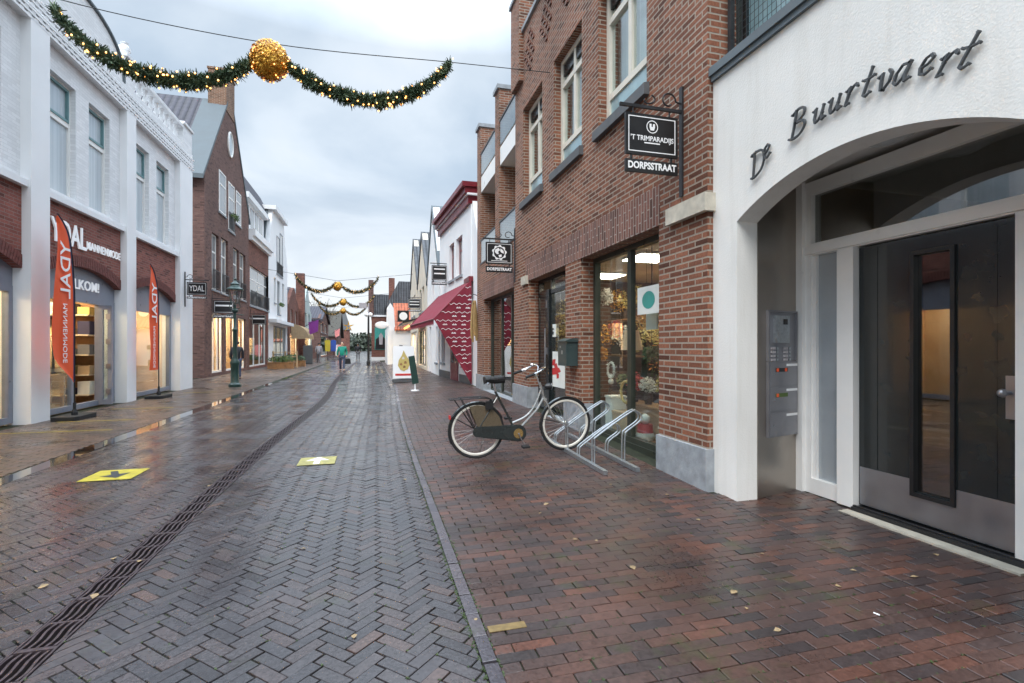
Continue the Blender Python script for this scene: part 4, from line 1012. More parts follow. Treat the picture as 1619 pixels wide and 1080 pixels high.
mb = MB(); mb.tube([fr(A0), fr(A1)], .03, 8); mb.tube([tp(A0), fr(A0)], .02, 6); mb.tube([tp(A1), fr(A1)], .02, 6); mb.box(XA-.14, XA-.0, A0, 17, 3.52, 3.68)
shear_mb(MB(), None); mb.build('awning_frame', M['maroon'], an)
# side curtain (a flat triangular cloth in the plane y = A0)
T0, F0, B0 = Vector(tp(A0)), Vector(fr(A0)), Vector((sx(A0)-.04, A0, .16))
mb = MB(); nx_ = 14; K = []
for i in range(nx_+1):
    s = i/nx_; a = T0.lerp(B0, s); bpt = F0.lerp(B0, s) if True else None
    K.append([a.lerp(bpt, j/6)+Vector((0, -.02-.025*math.sin(s*9+j*1.1), 0)) for j in range(7)])
for i in range(nx_):
    for j in range(6): mb.face([K[i][j], K[i][j+1], K[i+1][j+1], K[i+1][j]])
cu = mb.build('side_curtain', M['maroon_cloth'], an, smooth=True)
mb = MB()
for r_ in range(11):
    z = 3.3-r_*.27; s = (T0.z-z)/(T0.z-B0.z)
    # horizontal extent of the cloth at this height
    xr = T0.x+(B0.x-T0.x)*s
    xl = T0.x+(F0.x-T0.x)*(T0.z-z)/(T0.z-F0.z) if z > F0.z else F0.x+(B0.x-F0.x)*(F0.z-z)/(F0.z-B0.z)
    if xr-xl < .12: continue
    n = int((xr-xl)/.02)
    for i in range(n):
        xa, xb = xl+.04+(xr-xl-.06)*i/n, xl+.04+(xr-xl-.06)*(i+1)/n
        f_ = lambda x: z+.022*math.sin(x*36)
        mb.face([(xa, A0-.05, f_(xa)), (xb, A0-.05, f_(xb)), (xb, A0-.05, f_(xb)+.014), (xa, A0-.05, f_(xa)+.014)])
    if xr-xl > .35:
        q_ = xl+.25+(.12 if r_ % 2 else 0)
        while q_ < xr-.12:
            for m_ in range(5): mb.face([(q_+m_*.03, A0-.05, z-.13), (q_+m_*.03+.02, A0-.05, z-.14), (q_+m_*.03+.03, A0-.05, z-.11+.02*(m_ % 2)), (q_+m_*.03+.01, A0-.05, z-.105+.02*(m_ % 2))])
            q_ += .30
mb.build('wave_print', M['white_letter'], cu)
# yellow cloth hanging from a hook on the brick corner
yc_ = thing('hanging_cloth', (2.95, 15.0, 2.9), 'mustard yellow folded cloth hanging from a hook between the awning and the brick wall', 'cloth')
mb = MB(); P = [(2.95, 14.95, 2.78), (2.94, 14.95, 2.6), (2.93, 14.95, 2.1), (2.95, 14.95, 1.62)]
for k in range(5):
    o = -.06+k*.032; mb.tube(catmull([(p[0]+o*(.5+.35*i), p[1]+.03*math.sin(k*2), p[2]+(.10 if i == 3 else .02)*math.sin(k*2.3+i)) for i, p in enumerate(P)], 4), [.015+.022*min(1, i/6)-.012*max(0, i-9)/3 for i in range(13)], 7)
mb.build('cloth_folds', M['yellow_cloth'], yc_, smooth=True)
mb = MB(); mb.tube([(3.04, 15.0, 2.95), (2.92, 14.95, 2.98), (2.84, 14.93, 2.88)], .012, 6); mb.build('hook', M['iron'], yc_)

# ================================================================ RIGHT: further houses
def gout(y0, y1, e, top, shoulder=0, flat=0):
    ym = (y0+y1)/2
    return [(y0, e), (y1, e), (y1-shoulder, e+.01), (ym+flat, top), (ym-flat, top), (y0+shoulder, e+.01)] if shoulder else [(y0, e), (y1, e), (ym+flat, top), (ym-flat, top)]
X2 = 2.74
house('white_gable_house', 'narrow white house with a steep gable and grey verge right behind the awning house', 1, X2, 21.9, 26.6, 4.9, gout(21.9, 26.6, 4.9, 8.0, 0, .3), 6, M['white'],
      [(23.6, 24.6, 3.3, 4.6, 'T'), (22.3, 23.0, .7, 2.3, ''), (24.9, 25.7, .1, 2.4, '')], M['maroon'], M['pane_far'], roof=(8.15, -.06), roofmat=M['zinc'])
house('cream_gable_house', 'cream gabled house with a warm lit shopfront under a dark canopy', 1, X2-.02, 26.75, 32.2, 5.3, gout(26.75, 32.2, 5.3, 7.9, .5, .25), 6, M['cream'],
      [(28.2, 29.4, 3.4, 4.8, 'M'), (29.9, 31, 3.4, 4.8, 'M'), (27.2, 31.6, .3, 2.4, 'shop warm door')], M['frame_dark'], M['pane_far'], roof=(8.05, -.06), roofmat=M['tile_grey'])
house('pale_gable_house', 'pale plastered gable house standing next to the orange tiled extension', 1, X2-.04, 32.4, 38.4, 5.6, gout(32.4, 38.4, 5.6, 8.7, .6, .25), 6, M['cream'],
      [(34, 35.1, 3.5, 4.9, 'M'), (36, 37, 3.5, 4.9, 'M'), (33, 37.6, .3, 2.4, 'shop warm')], M['frame_white'], M['pane_far'], roof=(8.85, -.06), roofmat=M['tile_grey'])
# small dark canopy
cn = thing('shop_canopy', (X2, 27, 2.6), 'small black canopy with warm lamps over the cream shopfront', 'canopy')
mb = MB(); mb.prism([(X2, 3.05), (X2, 2.95), (X2-1.25, 2.62), (X2-1.25, 2.72)], 'y', 27.0, 31.8); mb.build('canopy_sheet', M['black'], cn)
for k in range(4):
    mb = MB(); mb.ball((X2-.9, 27.5+k*1.2, 2.5), .07, 8); mb.build('lamp_globe', M['bulb_far'], cn)
# orange-tiled white extension jutting into the street, seen end-on
ot = thing('orange_roof_house', (1.0, 39, 0), 'low white house with an orange tiled roof jutting into the street', 'building')
mb = MB(); mb.box(1.0, 5, 39, 45, 0, 2.8); mb.prism([(.95, 2.8), (1.0, 4.3), (1.25, 4.7), (1.5, 4.3), (1.6, 2.8)], 'y', 39.02, 39.4); mb.build('wall', M['white'], ot)
mb = MB(); mb.add([(1.55, 38.8, 2.7), (5.2, 38.8, 2.7), (5.2, 41.6, 4.9), (1.55, 41.6, 4.9), (1.55, 38.8, 2.6), (5.2, 38.8, 2.6), (5.2, 44.6, 2.6), (1.55, 44.6, 2.6)], [(0, 1, 2, 3), (0, 4, 5, 1), (3, 2, 6, 7), (4, 0, 3, 7), (1, 5, 6, 2), (4, 7, 6, 5)]); mb.build('roof', M['tile_orange'], ot)
mb = MB(); mb.box(1.05, 1.35, 38.9, 39.0, 0, 2.7); mb.build('gate_post', M['white'], ot)
mb = MB(); mb.box(1.9, 2.15, 38.97, 39, 1.2, 1.5); mb.build('wall_vent', M['stone_dark'], ot)
rd = thing('oval_sign', (.62, 38.9, 2.5), 'white oval sign standing out from the white corner house', 'sign')
mb = MB(); mb.ball((.62, 38.9, 3.0), .5, 14, 1, .08, .55); mb.build('oval_plate', M['white_letter'], rd, smooth=True)
mb = MB(); mb.tube([(.62, 38.95, 3.0), (1.05, 38.98, 3.0)], .03); mb.build('arm', M['iron'], rd)
rc = thing('round_sign', (2.1, 38.6, 3.7), 'round white disc sign on a dark square in front of the orange roof', 'sign')
mb = MB(); mb.box(1.75, 2.6, 38.55, 38.6, 3.25, 4.1); mb.build('back_board', M['black'], rc)
mb = MB(); mb.lathe([(.30, 0), (.30, .03)], (2.18, 38.51, 3.68), 20, 'y'); mb.build('disc', M['white_letter'], rc)
hb_ = thing('dark_roof_house', (1.4, 46, 0), 'brick house with a dark roof and tall chimney rising behind the orange tiled roof', 'building')
mb = MB(); mb.box(1.3, 8, 46, 54, 0, 5.0); mb.build('wall', M['brick_far'], hb_)
mb = MB(); mb.prism([(1.1, 5.0), (8, 5.0), (8, 7.2), (2.2, 7.2)], 'y', 45.8, 54); r_ = mb.build('roof', M['tile_grey'], hb_)
mb = MB(); mb.box(1.35, 1.85, 46, 46.6, 5, 7.5); mb.build('chimney', M['brick_far'], r_)
# brick house with a painted panel
mh = thing('mural_house', (-.1, 52, 0), 'small red brick house with a green painted panel on its end wall', 'building')
mb = MB(); mb.box(-.15, 1.6, 52, 60, 0, 4.5); mb.build('wall', M['brick_far'], mh)
mb = MB(); mb.box(-.2, 1.62, 51.9, 60, 4.38, 4.55); mb.build('eaves_board', M['white'], mh)
mb = MB(); mb.prism([(-.2, 4.551), (1.7, 4.551), (1.7, 6.6), (.1, 6.6)], 'y', 51.95, 60); r_ = mb.build('roof', M['tile_grey'], mh)
mb = MB(); mb.box(-.45, .05, 51.8, 52.3, 4.56, 8.0); mb.build('chimney', M['brick_dark'], r_)
mb = MB(); mb.box(-.16, 1.6, 51.97, 52, 0, .35); mb.build('plinth', M['white'], mh)
mp = MB(); mp.box(.15, 1.35, 51.95, 51.99, 1.1, 3.3); o = mp.build('painted_panel', M['teal'], mh)
mp = MB(); mp.prism([(.2, 1.15), (1.3, 1.15), (1.25, 2.1), (.95, 2.4), (.55, 2.4), (.25, 2.1)], 'y', 51.93, 51.949); mp.build('dark_shape', M['black'], o)
mp = MB(); mp.prism([(.6, 1.6), (.9, 1.6), (.95, 2.5), (.75, 2.8), (.55, 2.5)], 'y', 51.91, 51.929); mp.build('pale_shape', M['jacket_grey'], o)
# shop buildings closing the far right
house('far_shop_row', 'low row of brick and white shops in the distance on the right', 1, .9, 62, 80, 4.2, None, 6, M['brick_far'], [(63, 68, .3, 2.6, 'shop warm'), (70, 76, .3, 2.6, 'shop warm')], M['frame_white'], M['pane_far'], roof=(6.8, -.1), roofmat=M['tile_orange'])

# ================================================================ LEFT: WHITE SHOP BUILDING
XL, XI, XG = -5.91, -6.07, -6.2
lw = thing('white_shop_house', (XL, 11, 0), 'long white shop building with red brick panels, arched shop windows and a white balustrade', 'building')
cols = [(.2, .75), (3.75, 4.3), (7.37, 7.90), (10.99, 11.54), (14.64, 15.15), (18.23, 19.35)]
bays = [(cols[i][1], cols[i+1][0]) for i in range(5)]
mb = MB()
for (a, b) in cols: mb.box(XL, XL-.5, a, b, 0, 7.3)
mb.box(XL-.0, XL-5, 19.352, 19.36, 0, 7.9)
mb.build('column', M['white'], lw)
mb = MB()
holes = []
for (a, b) in bays: holes += [(a+.21, a+1.19, 4.5, 6.82), (a+1.70, a+2.61, 4.5, 6.82)]
wallX(mb, XI, -.25, .3, 19.0, 4.28, 7.3, holes, top=False)
mb.box(XL-.07, XL-.5, .2, 19.35, 7.301, 7.82); mb.box(XL-.01, XL-.5, .2, 19.36, 7.821, 7.90)
# parapets
mb.box(XL-.05, XL-.3, .2, 11.0, 7.901, 8.45)
ym = 12.95
arc_ = [(ym+1.62*math.cos(t), 7.9+.98*math.sin(t)**.8) for t in [math.pi*i/18 for i in range(19)]]
mb.prism([(11.33, 7.901)]+arc_[::-1][1:-1]+[(14.57, 7.901)], 'x', XL-.3, XL-.05)
for (a, b) in ((10.95, 11.30), (14.62, 15.1), (18.55, 19.36)): mb.box(XL-.02, XL-.4, a, b, 7.901, 8.62); mb.box(XL+.03, XL-.45, a-.04, b+.04, 8.62, 8.70)
mb.box(XL-.03, XL-.32, 15.11, 18.54, 7.901, 7.97); mb.box(XL, XL-.36, 15.11, 18.54, 8.47, 8.56)
mb.build('upper_wall', M['white_brick'], lw)
mb = MB()
for t_ in range(18):
    a, b = arc_[t_], arc_[t_+1]; mb.tube([(XL-.04, a[0], a[1]+.03), (XL-.04, b[0], b[1]+.03)], .045, 6)
mb.build('gable_coping', M['zinc'], lw)
for k in range(9):
    y = 15.36+k*.37; mb = MB(); mb.lathe([(.055, 0), (.055, .06), (.035, .08), (.07, .2), (.035, .36), (.055, .42), (.055, .499)], (XL-.17, y, 7.971), 8); mb.build('baluster', M['white'], lw)
mb = MB(); mb.lathe([(.10, 0), (.05, .06), (.14, .16), (.14, .24), (.06, .32), (.09, .36), (.02, .40)], (XL-.15, 14.86, 8.70), 12); mb.build('finial', M['white'], lw, smooth=True)
# toothed brick frieze
mb = MB(); y = .3
while y < 19.3:
    for j in range(6):
        yy = y+(.10 if j % 2 else 0)
        mb.box(XL-.066, XL+.012*(j % 3), yy, yy+.105, 7.335+j*.078, 7.335+j*.078+.03)
    y += .20
for j in range(7): mb.box(XL-.065, XL+.01*(j % 3), .3, 19.36, 7.318+j*.078-.028, 7.318+j*.078+.0165)
mb.build('frieze_brickwork', M['white'], lw)
mb = MB(); mb.box(XL-.0695, XL-.0665, .3, 19.3, 7.30, 7.80); mb.build('frieze_gap_shade', M['black'], lw)  # black sheet standing in for the shade between the frieze bricks
mb = MB(); mb.box(XI+.12, XI-.02, .3, 19.0, 4.26, 4.38)
mb.build('ledge', M['white'], lw)
n = 16
mbw = MB(); ab_ = mat('arch_brick', (.15, .05, .042), .8, var=.35, scale=17)
for (a, b) in bays:
    mbv = MB()
    zs, rs = 2.80, .32; half = (b-a)/2; rad = (half*half+rs*rs)/(2*rs); yc = (a+b)/2; zc_ = zs+rs-rad; al = math.asin(half/rad)
    P = [(yc+rad*math.sin(-al+2*al*i/n), zc_+rad*math.cos(-al+2*al*i/n)) for i in range(n+1)]
    for i in range(n):
        (ya, za), (yb, zb) = P[i], P[i+1]
        mbw.face([(XI+.02, ya, za), (XI+.02, yb, zb), (XI+.02, yb, 4.259), (XI+.02, ya, 4.259)]); mbw.face([(XI+.02, yb, zb), (XI+.02, ya, za), (XI-.2, ya, za), (XI-.2, yb, zb)])
    m_ = 44
    for i in range(m_):
        t0_, t1_ = -al+2*al*i/m_+.0025, -al+2*al*(i+1)/m_-.0025
        for (ra, rb) in ((rad-.004, rad+.105), (rad+.115, rad+.225)) if i % 2 else ((rad-.004, rad+.225),):
            q = [(yc+r*math.sin(t_), zc_+r*math.cos(t_)) for r, t_ in ((ra, t0_), (rb, t0_), (rb, t1_), (ra, t1_))]
            q = [(min(b-.003, max(a+.003, y_)), z_) for y_, z_ in q]
            mbv.prism(q, 'x', XI+.021, XI+.034)
    mbv.build('brick_arch', ab_, lw)
mbw.build('brick_panel', M['brick_shop'], lw)
for bi, (a, b) in enumerate(bays):
    for (c, d) in ((a+.21, a+1.19), (a+1.70, a+2.61)):
        mb = MB(); X = XI-.1; frameX(mb, X, -.08, c, d, 4.5, 6.82, .05, rails=(6.03,), ww=.1); f = mb.build('window', M['frame_white'], lw)
        mb = MB(); frameX(mb, X+.01, -.07, c+.05, d-.05, 6.08, 6.77, .05); mb.build('top_sash', M['frame_teal'], f)
        mb = MB(); mb.box(X-.04, X-.05, c+.04, d-.04, 4.54, 6.78); mb.build('pane', M['pane_pale'], f)
    # shopfront
    fg = M['frame_grey']; mb = MB(); zt = 2.48
    rs = .32; half = (b-a)/2; rad = (half*half+rs*rs)/(2*rs); yc = (a+b)/2; zc_ = 2.80+rs-rad; al = math.asin(half/rad)
    P = [(yc+rad*math.sin(al-2*al*i/n), zc_+rad*math.cos(al-2*al*i/n)-.004) for i in range(n+1)]
    mb.prism([(a+.005, zt), (b-.005, zt)]+P, 'x', XG-.06, XG+.02)
    posts = {3: (a+1.32, a+2.40, a+2.55)}.get(bi, ())
    frameX(mb, XG+.03, -.1, a+.01, b-.01, .04, zt, .11, posts=posts, ww=.1)
    f = mb.build('shopfront', fg, lw)
    if bi == 3:
        for c, d in ((a+.12, a+1.27), (a+2.6, b-.12)): mb = MB(); mb.box(XG-.02, XG-.028, c, d, .15, zt-.11); mb.build('pane', M['glass'], f)
        # open door leaf folded outwards
        mb = MB(); yv = a+2.38; mb.box(XG+.03, XG+.12, yv-.07, yv, .05, 2.36); mb.box(XG+.12, XG+.22, yv-.07, yv, .05, .16); mb.box(XG+.12, XG+.22, yv-.07, yv, 2.26, 2.36); mb.box(XG+.22, XG+.30, yv-.07, yv, .05, 2.36)
        dl = mb.build('door_leaf', fg, lw); mb = MB(); mb.box(XG+.12, XG+.22, yv-.04, yv-.034, .16, 2.26); mb.build('pane', M['glass'], dl)
        for k in range(4): mb = MB(); mb.box(XG+.19, XG+.28, yv-.085, yv-.071, .3+k*.58, .42+k*.58); mb.build('hinge', M['alu'], dl)
    else:
        mb = MB(); mb.box(XG-.02, XG-.028, a+.1, b-.1, .12, zt-.09); mb.build('pane', M['glass'], f)
    room(lw, XG-.1, XG-(3.8 if bi == 3 else 1.5), a-.1, b+.1, .02, 2.75, M['peach_in'] if bi != 3 else M['wood_in'], M['floor_in'], M['plaster_in'])
    for k in range(2 if bi != 3 else 4):
        y_ = a+.7+(k % 2)*1.6; x_ = XG-.8-(k//2)*1.6
        mb = MB(); mb.box(x_-.18, x_+.18, y_-.35, y_+.35, 2.70, 2.73); mb.build('ceiling_lamp', M['lamp'], lw)
mb = MB(); mb.box(XL-.5, XL-6, .2, 19.3, 7.2, 7.3); mb.box(XI-.26, XL-6, .2, 19.3, 2.85, 2.95); mb.box(XL-6, XL-6.2, .2, 19.3, 0, 7.3); mb.build('floor_slab', M['stone'], lw)
# lettering on the shop
U_, W_ = (0, 1, 0), (0, 0, 1)
sgn_ = thing('shop_lettering', (XI, 13, 3.5), 'white raised shop name YDAL Mannenmode on the brick panel over the door', 'lettering')
mb = MB(); put_text(mb, 'YDAL', .66, (XI+.04, 12.40, 3.68), U_, W_, .025, bold=.006, width=1.25); mb.build('large_letters', M['white_sign'], sgn_)
mb = MB(); put_text(mb, 'MANNENMODE', .25, (XI+.04, 13.80, 3.60), U_, W_, .02, bold=.002, width=1.5, spacing=1.1); mb.build('small_letters', M['white_sign'], sgn_)
mb = MB(); put_text(mb, 'WELKOM!', .30, (XG+.03, 13.1, 2.74), U_, W_, .02, bold=.003, width=1.55)
tag(mb.build('welcome_lettering', M['white_sign'], loc=(XG, 13.1, 2.6)), 'white word WELKOM on the grey arched panel over the open shop door', 'lettering')

# ================================================================ LEFT: further houses
X3 = -7.2
P_ = lambda a, b, c, d, k='': (*pw(a, b, c, d, X3-.05), k)
wl = [P_(333, 344, 366, 456, 'TR'), P_(347.6, 359, 374, 462, 'TR'), P_(367, 376, 390, 468, 'TR'), P_(377.5, 386.5, 398, 472, 'TR'),
      P_(344, 355, 267, 333, 'T'), P_(359, 368.5, 286, 362, 'TRP'), P_(371, 379, 300, 352, 'T'),
      (*pw(333, 352, 486, 594, X3-.05)[:2], .15, 3.0, 'shop warm door'), (*pw(355.5, 372, 486, 594, X3-.05)[:2], .15, 3.0, 'shop warm'), (*pw(375, 387, 486, 594, X3-.05)[:2], .15, 3.0, 'shop warm')]
g2 = house('brick_gable_house', 'tall dark brown brick gable house with zinc verge and tiled roof behind the street lantern', -1, X3, 25.1, 33.3, 9.2, [(25.1, 9.2), (33.3, 9.2), (30.0, 13.85), (28.6, 13.85)], 9, M['brick_dark'], wl, M['frame_white'], M['pane_far'])
mb = MB()
for (ya, za, yb, zb) in ((24.8, 8.95, 28.7, 13.95), (33.6, 8.95, 29.9, 13.95)):
    q = [(ya, za), (yb, zb), (yb, zb-.25), (ya, za-.25)]
    mb.prism(q, 'x', X3-1.1, X3-9)
r2 = mb.build('roof', M['tile_dark'], g2)
mb = MB()
for (ya, za, yb, zb) in ((24.8, 8.97, 28.7, 13.97), (33.6, 8.97, 29.9, 13.97)):
    mb.prism([(ya, za), (yb, zb), (yb, zb-.2), (ya, za-.2)], 'x', X3+.04, X3-1.099)
mb.build('verge', M['zinc'], r2)
mb = MB(); mb.box(X3+.03, X3-.8, 28.45, 30.0, 13.4, 15.4); mb.box(X3+.07, X3-.84, 28.41, 30.04, 15.401, 15.5); mb.build('chimney', M['brick_brown'], r2)
mb = MB(); yy, zz = FY(363.5, X3), FZ(363.5, 229, X3)
mb.add([(X3+.03, yy+.42*math.cos(t), zz+.62*math.sin(t)) for t in [k*math.pi/8 for k in range(16)]], [tuple(range(16))]); o = mb.build('oval_window', M['pane_pale'], g2)
mb = MB(); mb.tube([(X3+.03, yy+.42*math.cos(t), zz+.62*math.sin(t)) for t in [k*math.pi/12 for k in range(24)]], .05, 6, True); mb.build('oval_frame', M['frame_white'], o)
wl = [P_(394, 424, 418, 482, 'MTR'), (*pw(395, 422, 500, 580, X3)[:2], .15, 3.2, 'shop door')]
g3 = house('dormer_brick_house', 'red brick house with a white boxed dormer storey left of the tall white gable house', -1, X3-.02, 33.35, 39.3, 8.1, None, 8, M['brick_far'], wl, M['frame_white'], M['pane_far'])
mb = MB(); mb.box(X3+.35, X3-.3, 33.4, 39.35, 8.101, 8.5); mb.box(X3+.2, X3-.3, 33.4, 39.35, 7.85, 8.1); mb.build('cornice', M['white'], g3)
mb = MB(); mb.box(X3-.3, X3-4, 33.45, 39.2, 8.501, 10.4); mb.box(X3-.0, X3-4.2, 33.4, 39.3, 10.401, 10.75); d = mb.build('dormer', M['white'], g3)
for k in range(4): mb = MB(); mb.box(X3-.28, X3-.299, 33.9+k*1.3, 34.8+k*1.3, 8.75, 10.2); mb.build('window', M['pane_far'], d)
mb = MB(); mb.prism([(X3-.15, 10.76), (X3-1.1, 12.75), (X3-2.6, 12.75), (X3-5, 10.76)], 'y', 33.4, 42.2); mb.build('roof', M['tile_dark'], g3)
wl = [P_(437, 441.5, 372, 432, 'R'), P_(442, 446.5, 368, 436, 'R'), P_(433, 436, 438, 478, ''), P_(438, 443, 443, 496, 'P'), P_(446, 449, 448, 480, ''), (*pw(433, 453, 515, 575, X3)[:2], .1, 3.0, 'shop door')]
g4 = house('white_gable_house', 'tall white gable house with grey shutters and plants on its balcony on the left side', -1, X3-.04, 39.5, 47.7, 8.2, [(39.5, 8.2), (47.7, 8.2), (45.8, 11.6), (41.0, 11.6)], 8, M['white'], wl, M['stone'], M['pane_far'])
mb = MB(); mb.box(X3+.25, X3-4, 40.7, 46.1, 11.6, 11.9); mb.build('cornice', M['white'], g4)
mb = MB(); mb.prism([(39.2, 8.0), (40.9, 11.7), (45.9, 11.7), (48.0, 8.0), (48.0, 7.7), (39.2, 7.7)], 'x', X3-.35, X3-8); mb.build('roof', M['zinc'], g4)
mb = MB(); mb.box(X3+.5, X3, 39.5, 47.7, 3.15, 3.4); mb.build('canopy_ledge', M['white'], g4)
g5 = house('small_brick_house', 'small red brick house with an orange chimney past the white gable house', -1, X3, 48, 54.5, 5.2, gout(48, 54.5, 5.2, 6.9, 0, .4), 7, M['brick_far'], [(49.3, 50.4, 3.4, 4.8, 'M'), (52, 53.1, 3.4, 4.8, 'M'), (49, 53.5, .2, 2.6, 'shop warm')], M['frame_white'], M['pane_far'], roof=(7.0, .3), roofmat=M['tile_dark'])
mb = MB(); mb.box(X3-.6, X3-1.4, 49.5, 50.6, 5.5, 7.7); mb.build('chimney', M['tile_orange'], g5)
g6 = house('grey_gable_house', 'pale grey gable house with a purple flag on its facade far down the left side', -1, X3+.3, 55, 62.5, 5.2, gout(55, 62.5, 5.2, 7.6, .8, .5), 7, mat('pale_green', (.40, .48, .47), .7), [(56.6, 58, 3.4, 5, 'M'), (59.5, 61, 3.4, 5, 'M'), (56, 61.8, .2, 2.7, 'shop warm')], M['frame_white'], M['pane_far'], roof=(7.7, .3), roofmat=M['zinc'])
mb = MB(); mb.box(X3+.5, X3-.3, 54.6, 55.2, 0, 8.8); tag(mb.build('brick_chimney', M['brick_far'], loc=(X3, 55, 4)), 'tall narrow brown brick chimney stack carrying the far garland on the left', 'chimney')
g7 = house('dark_brick_house', 'dark brick house with white window band and red eaves far down the left side', -1, X3+.9, 66, 78, 4.9, None, 7, M['brick_dark'], [(67, 70, 3.2, 4.4, 'M'), (72, 75, 3.2, 4.4, 'M'), (67, 76, .2, 2.8, 'shop')], M['frame_white'], M['pane_far'], roof=(6.8, -.3), roofmat=M['tile_dark'])
g8 = house('large_roof_barn', 'big dark thatched roof building closing the view behind the far garlands', -1, -5.6, 84, 96, 3.2, None, 14, M['brick_dark'], [(86, 88, 1, 3, 'M')], M['frame_white'], M['pane_far'], roof=(7.4, -.5), roofmat=mat('thatch', (.07, .065, .055), .9, var=.3))
# church
ch = thing('church', (-8, 150, 0), 'distant church tower with a pointed grey spire at the end of the street', 'church')
mb = MB(); mb.box(-9.4, -6.4, 148, 151, 0, 6); mb.build('tower', M['brick_far'], ch)
mb = MB(); mb.add([(-9.7, 147.8, 6), (-6.1, 147.8, 6), (-6.1, 151.2, 6), (-9.7, 151.2, 6), (-7.9, 149.5, 12.5)], [(0, 1, 4), (1, 2, 4), (2, 3, 4), (3, 0, 4), (3, 2, 1, 0)]); mb.build('spire', M['stone_dark'], ch)
fh = house('far_red_roof_house', 'distant house with a red tiled roof at the end of the street', 1, .8, 100, 120, 2.6, None, 10, M['cream'], [(103, 106, 1, 2.4, '')], M['frame_white'], M['pane_far'], roof=(4.8, -.3), roofmat=M['tile_orange'])
mb = MB(); r = random.Random(4)
leaves(mb, (2, 175, 1), (36, 6, 5), 6000, 1.4, r, thin=.7)
tag(mb.build('tree_belt', M['hillgreen']), kind='stuff')
mb = MB(); mb.prism([(-11.4, 0), (-9.4, 0), (-9.4, 2.8), (-11.4, 2.8)], 'y', 110, 116); mb.prism([(-11.8, 2.8), (-9, 2.8), (-10.4, 4.4)], 'y', 109.8, 116.2)
tag(mb.build('far_cottage', M['cream'], loc=(-10.4, 110, 0)), 'tiny pale cottage far away on the left of the street end', 'building')
def tree(name, label, x, y, h, rx, rz, lm, n, size, seed, bare=False):
    r = random.Random(seed); t = thing(name, (x, y, 0), label, 'tree')
    mb = MB(); mb.tube([(x, y, 0), (x+.05, y, h*.35), (x, y, h*.7)], [.16, .12, .05], 7)
    for k in range(22):
        a = r.uniform(0, 6.28); z0_ = h*r.uniform(.3, .65); e = r.uniform(.5, 1)
        P = [(x, y, z0_), (x+rx*.5*e*math.cos(a), y+rx*.5*e*math.sin(a), z0_+h*.16), (x+rx*e*math.cos(a), y+rx*e*math.sin(a), min(h, z0_+h*r.uniform(.25, .45)))]
        mb.tube(catmull(P, 3), [.05, .045, .04, .03, .025, .02, .012], 5)
        for q in range(3):
            b = r.uniform(0, 6.28); p = P[1]; mb.tube([p, (p[0]+rx*.4*math.cos(b), p[1]+rx*.4*math.sin(b), min(h, p[2]+h*.2))], [.02, .008], 4)
    mb.build('trunk', M['twig'], t)
    mb = MB(); leaves(mb, (x, y, h*.66), (rx, rx, rz), n, size, r, thin=.5); mb.build('crown', lm, t)
tree('street_tree', 'bare brownish winter tree rising behind the garlands in the distance', -7.5, 80.5, 9.0, 2.8, 3.0, M['hillbrown'], 500, .22, 5)
tree('street_tree', 'rounded dark green tree beside the church tower', 1.0, 128, 5.0, 2.6, 1.8, M['hillgreen'], 1500, .6, 8)
# ================================================================ STREET FURNITURE
# ---- lantern
lx, ly = -4.6, 19.3
ln = thing('street_lantern', (lx, ly, 0), 'dark green cast iron lantern post standing on the left pavement before the brick gable house', 'street lamp')
mb = MB(); mb.lathe([(.20, 0), (.20, .10), (.15, .14), (.135, .16), (.125, .75), (.15, .80), (.15, .86), (.10, .95), (.075, 1.05), (.065, 1.9), (.085, 1.94), (.085, 2.0), (.05, 2.04), (.045, 2.55), (.11, 2.62), (.11, 2.66), (.05, 2.70), (.04, 2.86)], (lx, ly, 0), 12); mb.build('post', M['lampgreen'], ln, smooth=True)
mb = MB(); mb.tube([(lx-.28, ly, 2.50), (lx+.28, ly, 2.50)], .014, 6)
for s in (-1, 1): mb.tube(catmull([(lx, ly, 2.70), (lx+s*.16, ly, 2.74), (lx+s*.13, ly, 2.92)], 4), .012, 6)
mb.build('cross_arm', M['lampgreen'], ln)
mb = MB(); zb_, zt_ = 2.90, 3.36; a_, b_ = .12, .235
for k in range(6):
    t0_ = k*math.pi/3; t1_ = (k+1)*math.pi/3
    mb.tube([(lx+a_*math.cos(t0_), ly+a_*math.sin(t0_), zb_), (lx+b_*math.cos(t0_), ly+b_*math.sin(t0_), zt_)], .011, 5)
    mb.tube([(lx+b_*math.cos(t0_), ly+b_*math.sin(t0_), zt_), (lx+b_*math.cos(t1_), ly+b_*math.sin(t1_), zt_)], .014, 5)
    mb.tube([(lx+a_*math.cos(t0_), ly+a_*math.sin(t0_), zb_), (lx+a_*math.cos(t1_), ly+a_*math.sin(t1_), zb_)], .012, 5)
lf = mb.build('lantern_frame', M['lampgreen'], ln)
mb = MB()
for k in range(6):
    t0_ = k*math.pi/3; t1_ = (k+1)*math.pi/3; f_ = .97
    mb.face([(lx+f_*a_*math.cos(t0_), ly+f_*a_*math.sin(t0_), zb_), (lx+f_*a_*math.cos(t1_), ly+f_*a_*math.sin(t1_), zb_), (lx+f_*b_*math.cos(t1_), ly+f_*b_*math.sin(t1_), zt_), (lx+f_*b_*math.cos(t0_), ly+f_*b_*math.sin(t0_), zt_)])
mb.build('lantern_glass', M['glass_lamp'], lf)
mb = MB(); mb.lathe([(.27, 3.36), (.27, 3.385), (.16, 3.46), (.13, 3.52), (.15, 3.56), (.07, 3.63), (.03, 3.68), (.045, 3.73), (.005, 3.80)], (lx, ly, 0), 12); mb.build('lantern_roof', M['lampgreen'], ln)
mb = MB(); mb.ball((lx, ly, 3.10), .05, 10, 1, 1, 1.5); mb.build('bulb', M['frosted'], ln)
